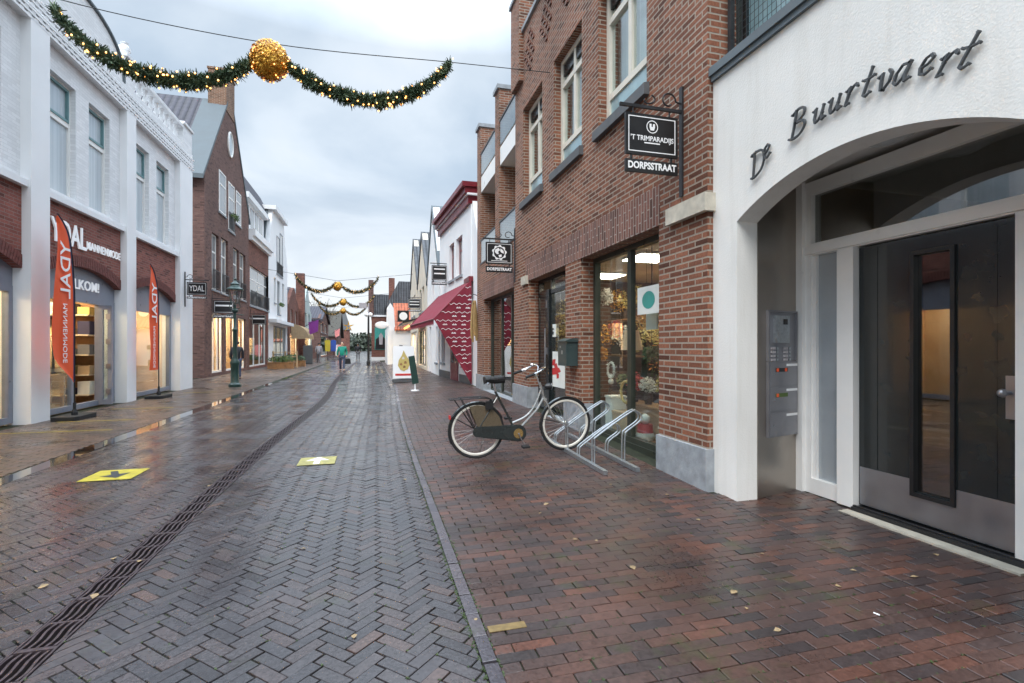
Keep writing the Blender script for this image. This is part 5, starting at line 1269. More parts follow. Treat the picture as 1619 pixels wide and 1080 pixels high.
# ---- far pole with signs
fp = thing('street_lamp', (-.33, 38.5, 0), 'dark pole with round white globe lamps before the brick house with a painted panel', 'street lamp')
mb = MB(); mb.lathe([(.14, 0), (.14, .3), (.09, .4), (.07, 3.6)], (-.33, 38.5, 0), 10); mb.build('post', M['iron'], fp)
for s in (-1, 1): mb = MB(); mb.ball((-.33+s*.14, 38.5, 3.75), .16, 10); mb.build('globe', M['white_letter'], fp, smooth=True)
mb = MB(); mb.box(-1.0, -.45, 38.47, 38.52, 4.2, 4.6); mb.tube([(-.33, 38.5, 3.6), (-.33, 38.5, 4.6)], .05); mb.build('sign_plate', M['jacket_grey'], fp)
# ---- beach flags
def beach_flag(x, y, H, zb, label, bulge, seed):
    t = thing('beach_flag', (x, y, 0), label, 'flag', 'orange beach flags before the white shop')
    mb = MB(); mb.prism([(x-.18, y-.40), (x+.18, y-.40), (x+.22, y-.3), (x+.22, y+.3), (x+.18, y+.40), (x-.18, y+.40), (x-.22, y+.3), (x-.22, y-.3)], 'z', .012, .085)
    mb.lathe([(.05, .085), (.05, .14), (.025, .2), (.025, .32)], (x, y, 0), 10); mb.build('base', M['rubber'], t)
    # the pole bends over at the top; the cloth hangs on the side away from the facade's far end
    pole = [(x, y, .2), (x, y, 1.2), (x, y, 2.3), (x, y-.04, 2.8), (x, y-.15, H-.40), (x, y-.33, H-.14), (x, y-.54, H)]
    pp = catmull(pole, 6); mb = MB(); mb.tube(pp, .014, 6); mb.build('pole', M['black'], t)
    mb = MB(); zt = H; n = 26; top = [p for p in pp if p.z > zb]
    def pole_y(z):
        best = min(pp, key=lambda p: abs(p.z-z)); 
        for i in range(len(pp)-1):
            if pp[i].z <= z <= pp[i+1].z: f_ = (z-pp[i].z)/max(1e-6, pp[i+1].z-pp[i].z); return pp[i].y*(1-f_)+pp[i+1].y*f_
        return best.y
    rows = []
    for i in range(n+1):
        f_ = i/n; z = H-.003-(H-zb)*f_; yp = pole_y(z)-.012
        yf = y-.56-bulge*math.sin(math.pi*f_)*f_*1.3+(.02*math.sin(f_*14+seed))
        if f_ > .86: yf = yf+(f_-.86)/.14*(.50 if bulge > .1 else .0)
        rows.append([(x+.02*math.sin(f_*9+j*.9+seed)*(j/6), yp+(yf-yp)*j/6, z-.12*(j/6)*max(0, 1-abs(f_))*.5) for j in range(7)])
    for i in range(n):
        for j in range(6): mb.face([rows[i][j], rows[i+1][j], rows[i+1][j+1], rows[i][j+1]])
    c = mb.build('flag_cloth', M['orange'], t, smooth=True)
    mb = MB()
    for i in range(n): mb.face([(rows[i][0][0]+.004, rows[i][0][1]+.018, rows[i][0][2]), (rows[i+1][0][0]+.004, rows[i+1][0][1]+.018, rows[i+1][0][2]), (rows[i+1][0][0]+.004, rows[i+1][0][1]-.035, rows[i+1][0][2]), (rows[i][0][0]+.004, rows[i][0][1]-.035, rows[i][0][2])])
    mb.build('pole_sleeve', M['navy'], c)
    mb = MB(); zc0 = H-.95
    # seen from behind: letters turned a quarter and mirrored
    put_text(mb, 'YDAL', .44, (x+.035, y-.34, zc0-.05), (0, 0, -1), (0, -1, 0), .003, bold=.004, width=1.05, mirror=False)
    put_text(mb, 'MANNENMODE', .19, (x+.035, y-.36, zc0-1.22), (0, 0, -1), (0, -1, 0), .003, width=1.1)
    for p in range(len(mb.v)):
        pass
    mb.build('flag_lettering', M['white_letter'], c)
beach_flag(-5.55, 11.60, 3.82, .72, 'orange feather flag with white letters standing by the open shop door', .16, 0)
beach_flag(-5.62, 15.75, 3.56, .78, 'narrower looking orange feather flag standing farther on before the next shop window', .03, 2)
# ---- mailbox
mx = thing('mailbox', (2.9, 7.4, 1.1), 'dark grey-green mailbox fixed to the brick pillar behind the bicycle', 'mailbox')
mb = MB(); mb.box(2.855, 3.045, 7.22, 7.58, 1.10, 1.47); mb.build('box', M['mailgreen'], mx)
mb = MB(); mb.prism([(2.835, 1.471), (3.045, 1.471), (3.045, 1.53), (2.95, 1.53), (2.835, 1.49)], 'y', 7.20, 7.60); mb.build('lid', M['mailgreen'], mx)
mb = MB(); mb.box(2.851, 2.854, 7.37, 7.43, 1.28, 1.34); mb.box(2.851, 2.854, 7.45, 7.5, 1.38, 1.41); mb.build('lock', M['galv'], mx)
# ---- bicycle rack
rk = thing('bicycle_rack', (2.37, 4.9, 0), 'galvanised steel bicycle rack bolted to the red paving before the shop window', 'bicycle rack')
zr = lambda x, y: GZ(x, y)+.012
for x in (2.36, 2.74):
    mb = MB(); y0_, y1_ = 4.85, 6.85; z0_, z1_ = zr(x, y0_), zr(x, y1_)
    mb.add([(x-.025, y0_, z0_), (x+.025, y0_, z0_), (x+.025, y1_, z1_), (x-.025, y1_, z1_), (x-.025, y0_, z0_+.045), (x+.025, y0_, z0_+.045), (x+.025, y1_, z1_+.045), (x-.025, y1_, z1_+.045)], [(0, 3, 2, 1), (4, 5, 6, 7), (0, 1, 5, 4), (1, 2, 6, 5), (2, 3, 7, 6), (3, 0, 4, 7)])
    mb.build('base_rail', M['galv'], rk)
for k, (yy, hi) in enumerate(((5.2, 1), (5.62, 0), (6.0, 1), (6.42, 0))):
    z = zr(2.5, yy)
    P = ([(2.38, 0), (2.38, .25), (2.42, .32), (2.82, .565), (2.90, .575), (2.955, .53), (2.94, .46), (2.79, .36), (2.755, .30), (2.75, 0)] if hi else
         [(2.38, 0), (2.38, .07), (2.42, .13), (2.76, .345), (2.86, .36), (2.91, .31), (2.90, .25), (2.78, .17), (2.75, .11), (2.75, 0)])
    for s in (-.033, .033):
        mb = MB(); mb.tube(catmull([(p[0], yy+s, z+p[1]+.03) for p in P], 4), .0095, 8); mb.build('wheel_hoop', M['galv'], rk, smooth=True)
# ---- bicycle, built along +x with the rear contact at the origin
def bicycle():
    b = thing('bicycle', (0, 0, 0), 'grey Dutch roadster bicycle with cream rims parked with its front wheel in the rack', 'bicycle')
    Rw = .325
    def wheel(cx):
        mb = MB(); mb.tube([(cx+Rw*math.cos(t), 0, .345+Rw*math.sin(t)) for t in [k*math.pi/24 for k in range(48)]], .0185, 8, True); w_ = mb.build('tyre', M['rubber'], b, smooth=True); w_.name = 'wheel'
        mb = MB()
        for rr, hw in ((Rw-.030, .014),):
            pts = [(cx+rr*math.cos(t), .345+rr*math.sin(t)) for t in [k*math.pi/24 for k in range(48)]]
            mb.tube([(p[0], 0, p[1]) for p in pts], .017, 6, True)
        mb.build('rim', M['rim_white'], w_, smooth=True)
        mb = MB()
        for k in range(32):
            t = k*math.pi/16; s = .02 if k % 2 else -.02; t2 = t+(.5 if (k//2) % 2 else -.5)
            mb.tube([(cx+.025*math.cos(t2), s, .345+.025*math.sin(t2)), (cx+(Rw-.04)*math.cos(t), 0, .345+(Rw-.04)*math.sin(t))], .0019, 4)
        mb.build('spokes', M['spoke'], w_)
        mb = MB(); mb.lathe([(.03, -.045), (.02, -.03), (.02, .03), (.03, .045)], (cx, 0, .345), 12, 'y'); mb.build('hub', M['chrome'], w_)
    wheel(0); wheel(1.15)
    T = lambda name, P, r, m, sm=4, par=None: (lambda mb: (mb.tube(catmull(P, sm), r, 8), mb.build(name, m, par or b, smooth=True))[1])(MB())
    bb = (.50, 0, .285); st = (.24, 0, .80); hb1 = (.83, 0, .80); hb0 = (.865, 0, .70)
    mb = MB(); mb.tube(catmull([hb0, (.77, 0, .55), bb], 1), .015, 8)
    mb.tube(catmull([hb1, (.74, 0, .60), (.62, 0, .47), (.44, 0, .40)], 6), .013, 8)
    mb.tube([(.81, 0, .88), (.875, 0, .67)], .019, 10)
    mb.build('frame', M['bikesilver'], b, smooth=True)
    mb = MB(); mb.tube([bb, st], .015, 8)
    for s in (-.05, .05): mb.tube([bb, (.25, s, .32), (0, s, .345)], .009, 6); mb.tube([(.27, 0, .74), (.2, s, .66), (0, s, .345)], .008, 6)
    mb.build('rear_frame', M['bikegreen'], b, smooth=True)
    mb = MB(); mb.tube([(.16+.05*math.cos(a), .062*math.sin(a)*1.1, .665+.04*math.cos(a)) for a in [k*math.pi/9 for k in range(18)]], .009, 6, True); mb.box(.10, .19, -.085, -.055, .60, .70); mb.build('ring_lock', M['black'], b)
    mb = MB()
    for s in (-.05, .05): mb.tube(catmull([(.872, s*.7, .67), (.95, s, .50), (1.03, s, .40), (1.15, s, .345)], 5), [.013]*8+[.011]*8, 8)
    mb.box(.855, .89, -.045, .045, .66, .69); mb.build('fork', M['bikesilver'], b, smooth=True)
    mb = MB(); mb.tube([(.81, 0, .86), (.77, 0, .99), (.79, 0, 1.03)], .012, 8)
    for s in (-1, 1):
        mb.tube(catmull([(.79, 0, 1.03), (.82, s*.06, 1.07), (.82, s*.17, 1.09), (.74, s*.25, 1.05), (.60, s*.26, 1.00)], 6), .011, 8)
    hbar = mb.build('handlebar', M['chrome'], b, smooth=True)
    for s in (-1, 1): mb = MB(); mb.tube([(.66, s*.258, 1.02), (.55, s*.262, .985)], .017, 8); mb.build('grip', M['rubber'], hbar, smooth=True)
    mb = MB(); mb.ball((.76, .12, 1.10), .032, 10, 1, 1, .7); mb.build('bell', M['chrome'], hbar, smooth=True)
    for s in (-1, 1): mb = MB(); mb.tube(catmull([(.76, s*.2, 1.07), (.70, s*.24, 1.02), (.64, s*.25, .98)], 3), .006, 5); mb.build('brake_lever', M['chrome'], hbar)
    mb = MB(); mb.tube(catmull([(.80, .03, 1.04), (.86, .03, 1.12), (.93, .02, .95), (.88, .02, .78)], 6), .004, 5); mb.tube(catmull([(.80, -.03, 1.04), (.88, -.05, 1.13), (.95, -.03, .9), (.86, -.02, .72)], 6), .004, 5); mb.build('brake_cable', M['black'], hbar)
    # headlight
    mb = MB(); mb.lathe([(.02, -.05), (.038, -.02), (.045, .03)], (.93, 0, .83), 12, 'x'); mb.box(.87, .93, -.008, .008, .79, .80); hl = mb.build('headlight', M['black'], b, smooth=True)
    mb = MB(); mb.lathe([(.041, .0), (.041, .004)], (.961, 0, .83), 12, 'x'); mb.build('lens', M['frosted'], hl)
    # saddle
    mb = MB(); rows = []
    prof = [(-.135, .02, -.01), (-.13, .085, .006), (-.09, .115, .012), (-.03, .10, .004), (.03, .05, -.002), (.09, .030, .004), (.12, .020, .008), (.13, .004, .0)]
    for (x, hw, dz) in prof:
        rows.append([(.235+x, hw*math.cos(a), .955+dz+(.030 if math.sin(a) > 0 else .058)*math.sin(a)) for a in [k*math.pi/6 for k in range(12)]])
    for i in range(len(rows)-1):
        for k in range(12): mb.face([rows[i][k], rows[i][(k+1) % 12], rows[i+1][(k+1) % 12], rows[i+1][k]])
    mb.add(rows[0], [tuple(range(11, -1, -1))]); mb.add(rows[-1], [tuple(range(12))])
    sd = mb.build('saddle', M['rubber'], b, smooth=True)
    mb = MB()
    for s in (-.05, .05): mb.tube([(.12+k*.0, s, .90) if False else (.13, s, .905), (.15, s, .925)], .022, 8)
    mb.build('saddle_spring', M['chrome'], sd)
    mb = MB(); mb.tube([st, (.215, 0, .92)], .0125, 8); mb.build('seat_post', M['chrome'], b)
    def guard(cx, a0, a1, name):
        mb = MB(); n = 26; rr = Rw+.028; rows = []
        for i in range(n+1):
            t = R(a0+(a1-a0)*i/n); rows.append([(cx+(rr-abs(u)*.3)*math.cos(t), u, .345+(rr-abs(u)*.3)*math.sin(t)) for u in (-.027, -.014, 0, .014, .027)])
        for i in range(n):
            for k in range(4):
                mb.face([rows[i][k], rows[i][k+1], rows[i+1][k+1], rows[i+1][k]]); d = .003
        return mb.build(name, M['bikegreen'], b, smooth=True)
    gd = guard(0, 20, 205, 'mudguard')
    mb = MB(); mb.prism([(-.37, .30), (-.355, .29), (-.335, .36), (-.35, .37)], 'y', -.025, .025)
    guard(1.15, 40, 190, 'mudguard')
    mb = MB()
    for s in (-.035, .035): mb.tube([(0, s*1.3, .345), (-.30, s, .53)], .003, 4); mb.tube([(1.15, s*1.3, .345), (.83, s, .43)], .003, 4); mb.tube([(0, s*1.3, .345), (-.10, s, .68)], .003, 4)
    mb.build('mudguard_stay', M['black'], b)
    mb = MB(); mb.box(-.335, -.315, -.025, .025, .50, .545); mb.build('rear_reflector', M['red'], gd)
    # white tail patch
    # carrier
    mb = MB()
    for s in (-.055, .055): mb.tube(catmull([(.19, s*.5, .70), (.10, s, .735), (-.28, s, .735), (-.32, s*.6, .735)], 4), .006, 6); mb.tube([(-.18, s, .735), (-.02, s*1.1, .35)], .005, 6); mb.tube([(-.27, s, .735), (-.02, s*1.1, .35)], .004, 6)
    for x in (.05, -.08, -.2, -.31): mb.tube([(x, -.05, .735), (x, .05, .735)], .005, 6)
    mb.tube([(.06, .0, .755), (-.22, .0, .755)], .004, 5)
    mb.build('carrier', M['black'], b)
    mb = MB(); P = [(0, .40)]+[(.0+(Rw-.012)*math.cos(R(a)), .345+(Rw-.012)*math.sin(R(a))) for a in (8, 30, 50, 70, 90, 108)]
    for s in (-.05, .05): mb.prism(P, 'y', s-.002, s+.002)
    mb.build('coat_guard', M['coat_guard'], b)
    # chain case
    mb = MB(); cpts = []
    for a in range(-80, 81, 16): cpts.append((.50+.105*math.cos(R(a)), .285+.105*math.sin(R(a))))
    for a in range(95, 266, 19): cpts.append((-.0+.062*math.cos(R(a)), .335+.062*math.sin(R(a))))
    mb.prism(cpts, 'y', -.074, -.045); cx_ = sum(p[0] for p in cpts)/len(cpts); mb.prism([((p[0]-cx_)*.965+cx_, (p[1]-.305)*.86+.305) for p in cpts], 'y', -.084, -.0741); cc = mb.build('chain_case', M['bikegreen'], b)
    mb = MB(); mb.lathe([(.06, -.006), (.06, 0)], (.50, -.083, .285), 20, 'y'); mb.build('chainring', M['gold'] if False else M['brassy'], cc)
    mb = MB(); mb.tube([(.50, -.10, .285), (.57, -.105, .13)], .008, 6); mb.tube([(.50, -.10, .285), (.50, .09, .285)], .011, 8); mb.tube([(.50, .09, .285), (.43, .095, .44)], .008, 6); cr = mb.build('crank', M['chrome'], b)
    for (x, y, z) in ((.57, -.15, .13), (.43, .14, .44)): mb = MB(); mb.box(x-.045, x+.045, y-.04, y+.04, z-.012, z+.012); mb.build('pedal', M['rubber'], cr)
    mb = MB(); mb.tube([(.12, .05, .30), (.05, .14, .012)], .008, 6); mb.build('kickstand', M['chrome'], b)
    return b
M['brassy'] = mat('brassy', (.40, .26, .10), .4, metal=.7, var=.3, scale=80)
bk = bicycle(); bk.location = (1.215, 5.985, .045); bk.rotation_euler = (R(2), R(-1.6), R(.6))
# ---- A-board, green banner, planters
ab = thing('pavement_sign', (1.12, 19.6, .06), 'white pavement sign with a brown floral picture standing on the right footpath', 'pavement sign')
mb = MB(); mb.prism([(19.42, .20), (19.46, .20), (19.62, 1.42), (19.58, 1.42)], 'x', .72, 1.52); p_ = mb.build('front_panel', M['white'], ab)
mb = MB(); mb.prism([(19.78, .08), (19.82, .08), (19.66, 1.42), (19.62, 1.42)], 'x', .72, 1.52); mb.build('back_panel', M['white'], ab)
mb = MB(); mb.box(.70, 1.54, 19.36, 19.86, .06, .16); mb.build('foot', M['stone_dark'], ab)
mb = MB(); r = random.Random(9); yy_ = lambda z: 19.42+(z-.2)*.131-.012
tear = [(1.12, 1.26), (1.20, 1.08), (1.30, .92), (1.34, .72), (1.27, .55), (1.12, .47), (.99, .53), (.90, .68), (.93, .88), (1.04, 1.05)]
mb.face([(x, yy_(z), z) for x, z in tear]); mb.build('picture', M['ochre'], p_)
mb = MB()
for (x, z, s_) in ((1.10, .95, .07), (1.18, .78, .08), (1.02, .72, .07), (1.14, .62, .07)): mb = MB(); mb.face([(x+s_*math.cos(k*1.047)*.7, yy_(z)-.004, z+s_*math.sin(k*1.047)) for k in range(6)]); mb.build('picture_detail', M['whiteleaf'] if z > .9 else M['wood_in'], p_)
mb = MB(); mb.face([(.80, 19.428, .30), (1.44, 19.428, .30), (1.44, 19.438, .38), (.80, 19.438, .38)]); mb.build('red_lettering_band', M['red'], p_)
gb = thing('green_banner', (1.24, 15.4, .05), 'dark green folded parasol cover leaning on a thin white pole next to the pavement sign', 'banner')
mb = MB(); mb.prism([(1.02, 1.10), (1.20, 1.13), (1.33, .30), (1.14, .26)], 'y', 15.38, 15.44); mb.build('green_cloth', M['lampgreen'], gb)
mb = MB(); mb.tube([(1.22, 15.4, .06), (1.20, 15.4, 1.16)], .018, 8); mb.lathe([(.13, 0), (.13, .03), (.03, .04)], (1.22, 15.4, .06), 12); mb.build('pole', M['white'], gb)
def planter(x, y, w_, label, mats, seed, boxm=None):
    r = random.Random(seed); t = thing('planter', (x, y, 0), label, 'planter', 'planters before the far left shops')
    mb = MB(); mb.box(x-w_/2, x+w_/2, y-.25, y+.25, 0, .38); mb.box(x-w_/2-.03, x+w_/2+.03, y-.28, y+.28, .38, .42); mb.build('box', boxm or M['wood_in'], t)
    mb = MB(); leaves(mb, (x, y, .58), (w_*.55, .35, .24), 420, .13, r, thin=.6); mb.build('plants', mats, t)
planter(-5.6, 34.5, 1.5, 'low planter with bright green plants at the corner of the white gable house', M['leaf'], 1)
planter(-5.2, 38.0, 1.2, 'wooden planter with dark foliage behind the low green planter', M['pine'], 2)
planter(-6.0, 41.0, 1.4, 'planter with mixed greenery along the shop canopy', M['leaf'], 3)
fn = thing('wooden_rack', (-5.5, 36.2, 0), 'low wooden display rack of slats between the planters', 'rack')
mb = MB()
for z in (.35, .7, 1.0): mb.box(-6.4, -4.9, 36.1, 36.5, z, z+.04)
for x in (-6.4, -5.65, -4.94): mb.box(x, x+.05, 36.1, 36.5, 0, 1.1)
mb.build('shelves', M['cloth_beige'], fn)
# striped awning far left
sa = thing('striped_awning', (-6.6, 50, 3), 'yellow and orange striped rounded awning over a far shop on the left', 'awning')
for k in range(10):
    mb = MB(); y = 49.2+k*.42
    P = [(X3+.05+1.5*math.sin(t), 2.1+1.35*math.cos(t)) for t in [i*math.pi/12 for i in range(7)]]
    for i in range(6): mb.face([(P[i][0], y, P[i][1]), (P[i][0], y+.42, P[i][1]), (P[i+1][0], y+.42, P[i+1][1]), (P[i+1][0], y, P[i+1][1])])
    mb.face([(X3+.05, y, 2.1)]+[(p[0], y, p[1]) for p in P[::-1]]) if k == 0 else None
    mb.build('stripe', M['yellow_cloth'] if k % 2 else M['cloth_beige'], sa)
def flag(x, y, z, m, w_, h, label, pole=True):
    t = thing('hanging_flag', (x, y, z), label, 'flag')
    mb = MB(); mb.prism([(x, z), (x+w_, z+.25), (x+w_*.95, z-h*.7), (x+.1, z-h)], 'y', y-.015, y+.015); mb.build('cloth', m, t)
    mb = MB(); mb.tube([(x-.3, y, z-.4), (x+w_+.1, y, z+.4)], .025, 6); mb.build('pole', M['iron'], t)
flag(-5.9, 51, 3.7, M['purple'], .9, 1.2, 'purple flag on a slanted pole far down the left side')
flag(-4.6, 66, 3.4, M['pink'], .6, .9, 'white and red flag on a pole in the far distance')
db = thing('menu_board', (-5.0, 43, 0), 'dark grey standing board near the striped awning', 'board')
mb = MB(); mb.box(-5.35, -4.65, 42.9, 43.0, .05, 1.5); mb.build('panel', M['stone_dark'], db); mb = MB(); mb.box(-5.35, -4.65, 42.8, 43.1, 0, .05); mb.build('foot', M['black'], db)
# colourful goods outside the far shops
for k, (x, y, m, lb) in enumerate([(-4.6, 56, M['yellow'], 'yellow garment hanging at a far shop front'), (-4.1, 57, M['blue'], 'blue garment hanging at a far shop front'), (-3.7, 58, M['white_letter'], 'white garment hanging at a far shop front'), (-3.4, 56.5, M['pink'], 'pink garment hanging at a far shop front'), (.2, 62, M['red'], 'red garment on a stand in the far right distance'), (.9, 60.5, M['pink'], 'pink garment on a stand beside the far right shops')]):
    t = thing('garment_stand', (x, y, 0), lb, 'clothes stand', 'garments displayed outside the far shops')
    mb = MB(); z = 2.0 if k < 2 else 1.5; mb.prism([(x-.28, z), (x-.12, z+.1), (x+.12, z+.1), (x+.28, z), (x+.24, z-1.1), (x-.24, z-1.1)], 'y', y-.08, y+.08); mb.build('garment', m, t)
    mb = MB(); mb.tube([(x, y, 0), (x, y, z+.15)], .02, 5); mb.lathe([(.25, 0), (.25, .03)], (x, y, 0), 10); mb.build('stand', M['iron'], t)
# ---- garlands
def swag(x0, x1, y, z0, z1, sag, r, n_leaf, n_bulb, label, size, rad, group, bulbmat, individual=True, seed=0):
    rr = random.Random(seed); t = thing('garland', ((x0+x1)/2, y, min(z0, z1)-sag), label, 'garland', group)
    P = []
    for i in range(41):
        s = i/40; P.append(Vector((x0+(x1-x0)*s, y+.03*math.sin(s*9+seed), z0+(z1-z0)*s-sag*(4*s*(1-s))**.8)))
    mb = MB()
    for i in range(n_leaf):
        s = rr.random(); f_ = s*40; k = min(39, int(f_)); p = P[k].lerp(P[k+1], f_-k)
        e = rad*(.45+.55*math.sin(math.pi*min(1, max(0, s)))**.6)*(.85+.2*math.sin(s*31+seed)+.12*math.sin(s*77))
        d = Vector((rr.gauss(0, .6), rr.gauss(0, 1), rr.gauss(0, 1))).normalized()
        a = p+d*e*rr.uniform(.1, .7); b = a+(d+Vector((rr.gauss(0, .5), rr.gauss(0, .5), rr.gauss(0, .5)))).normalized()*size*rr.uniform(.6, 1.2)
        v = (b-a).orthogonal().normalized()*size*.14; v = Matrix.Rotation(rr.uniform(0, 6.28), 3, (b-a).normalized()) @ v
        mb.face([a-v, a+v, b+v*.3, b-v*.3])
    mb.tube(P, rad*.35, 7)
    mb.build('foliage', M['pine'] if individual else M['garland_far'], t)
    proto = None; one = MB()
    for i in range(n_bulb):
        s = rr.random(); f_ = s*40; k = min(39, int(f_)); p = P[k].lerp(P[k+1], f_-k)
        d = Vector((rr.gauss(0, .4), rr.gauss(0, 1), rr.gauss(0, 1))).normalized(); c = p+d*rad*rr.uniform(.7, 1.0)
        if individual:
            if proto is None:
                m_ = MB(); m_.ball((0, 0, 0), .0135, 6); me_base = worg(t); proto = m_.build('bulb', bulbmat, t); proto.data.transform(Matrix.Translation(me_base)); proto.location = c-me_base
            else: o = proto.copy(); col.objects.link(o); o.parent = t; o.location = c-worg(t)
        else: one.ball(tuple(c), .022, 5)
    if not individual: one.build('light_string', bulbmat, t)
def gold_ball(x, y, z, rad, n, label, size):
    t = thing('gold_ball', (x, y, z), label, 'christmas ball', 'golden balls between the garlands'); r = random.Random(3); mb = MB()
    mb.ball((x, y, z), rad*.86, 16, 1, 1, 1.12)
    for i in range(n):
        d = Vector((r.gauss(0, 1), r.gauss(0, 1), r.gauss(0, 1))).normalized(); p = Vector((x, y, z))+Vector((d.x, d.y, d.z*1.12))*rad*r.uniform(.85, 1)
        u = (d+Vector((r.gauss(0, .6), r.gauss(0, .6), r.gauss(0, .6)))).orthogonal().normalized(); v = d.cross(u); s = size*r.uniform(.6, 1.2)
        mb.face([p-u*s, p+v*s, p+u*s+d*s*.6, p-v*s])
    b = mb.build('ball', M['gold'], t)
    return t, b
GG = 'garlands with lights across the street'
swag(-4.32, -1.58, 8.5, 6.16, 6.05, .78, rnd, 6500, 100, 'left half of the nearest green garland with warm lights, left of the golden ball', .085, .15, GG, M['bulb'], True, 1)
swag(-1.50, 1.24, 8.5, 6.05, 6.18, .72, rnd, 6500, 100, 'right half of the nearest green garland with warm lights, right of the golden ball', .085, .15, GG, M['bulb'], True, 2)
t_, b_ = gold_ball(-1.54, 8.47, 5.80, .275, 2600, 'large golden glitter ball hanging at the middle of the nearest garland', .019)
mb = MB(); r = random.Random(8)
for i in range(60):
    d = Vector((r.gauss(0, 1), r.gauss(0, 1), r.gauss(0, 1))).normalized(); mb.ball((-1.54+d.x*.275, 8.47+d.y*.275, 5.80+d.z*.305), .011, 5)
mb.build('lights', M['bulb'], t_)
cb = MB(); cb.tube(catmull([(-5.95, 8.3, 6.62), (-4.3, 8.5, 6.28), (-1.54, 8.5, 6.09), (1.3, 8.5, 6.22), (3.05, 8.5, 6.30)], 8), .007, 5)
tag(cb.build('steel_cable', M['iron'], loc=(-1.5, 8.5, 6.1)), 'thin steel cable spanning the street above the nearest garland', 'cable')
for k, (yy, zz, xl, xr, tone) in enumerate(((36, 5.75, -5.0, .35, 'second'), (47, 5.6, -5.2, .1, 'third'), (57, 5.5, -5.6, -.6, 'fourth'))):
    xm = (xl+xr)/2; side = ['left', 'right']
    swag(xl, xm-.1, yy, zz+.45, zz, .85, rnd, 1500, 36, 'left half of the %s garland down the street' % tone, .14, .11, GG, M['bulb_far'], False, 10+k)
    swag(xm+.1, xr, yy, zz, zz+.45, .85, rnd, 1500, 36, 'right half of the %s garland down the street' % tone, .14, .11, GG, M['bulb_far'], False, 20+k)
    gold_ball(xm, yy, zz-.28, .27, 250, 'golden ball at the middle of the %s garland' % tone, .06)
    cb = MB(); cb.tube([(xl-2, yy, zz+.75), (xm, yy, zz+.1), (xr+2.4, yy, zz+.75)], .012, 4)
    tag(cb.build('steel_cable', M['iron'], loc=(xm, yy, zz)), 'thin cable carrying the %s garland down the street' % tone, 'cable')
ct = thing('light_decoration', (-4.2, 76, 4), 'golden lit star decoration hanging far down the street', 'decoration')
mb = MB(); r = random.Random(2)
for k in range(5):
    a = math.pi/2+k*2*math.pi/5; mb.prism([(-3.4+.22*math.cos(a-.6), 4.3+.22*math.sin(a-.6)), (-3.4+.85*math.cos(a), 4.3+.85*math.sin(a)), (-3.4+.22*math.cos(a+.6), 4.3+.22*math.sin(a+.6))], 'y', 75.9, 76)
mb.build('star', M['gold'], ct)
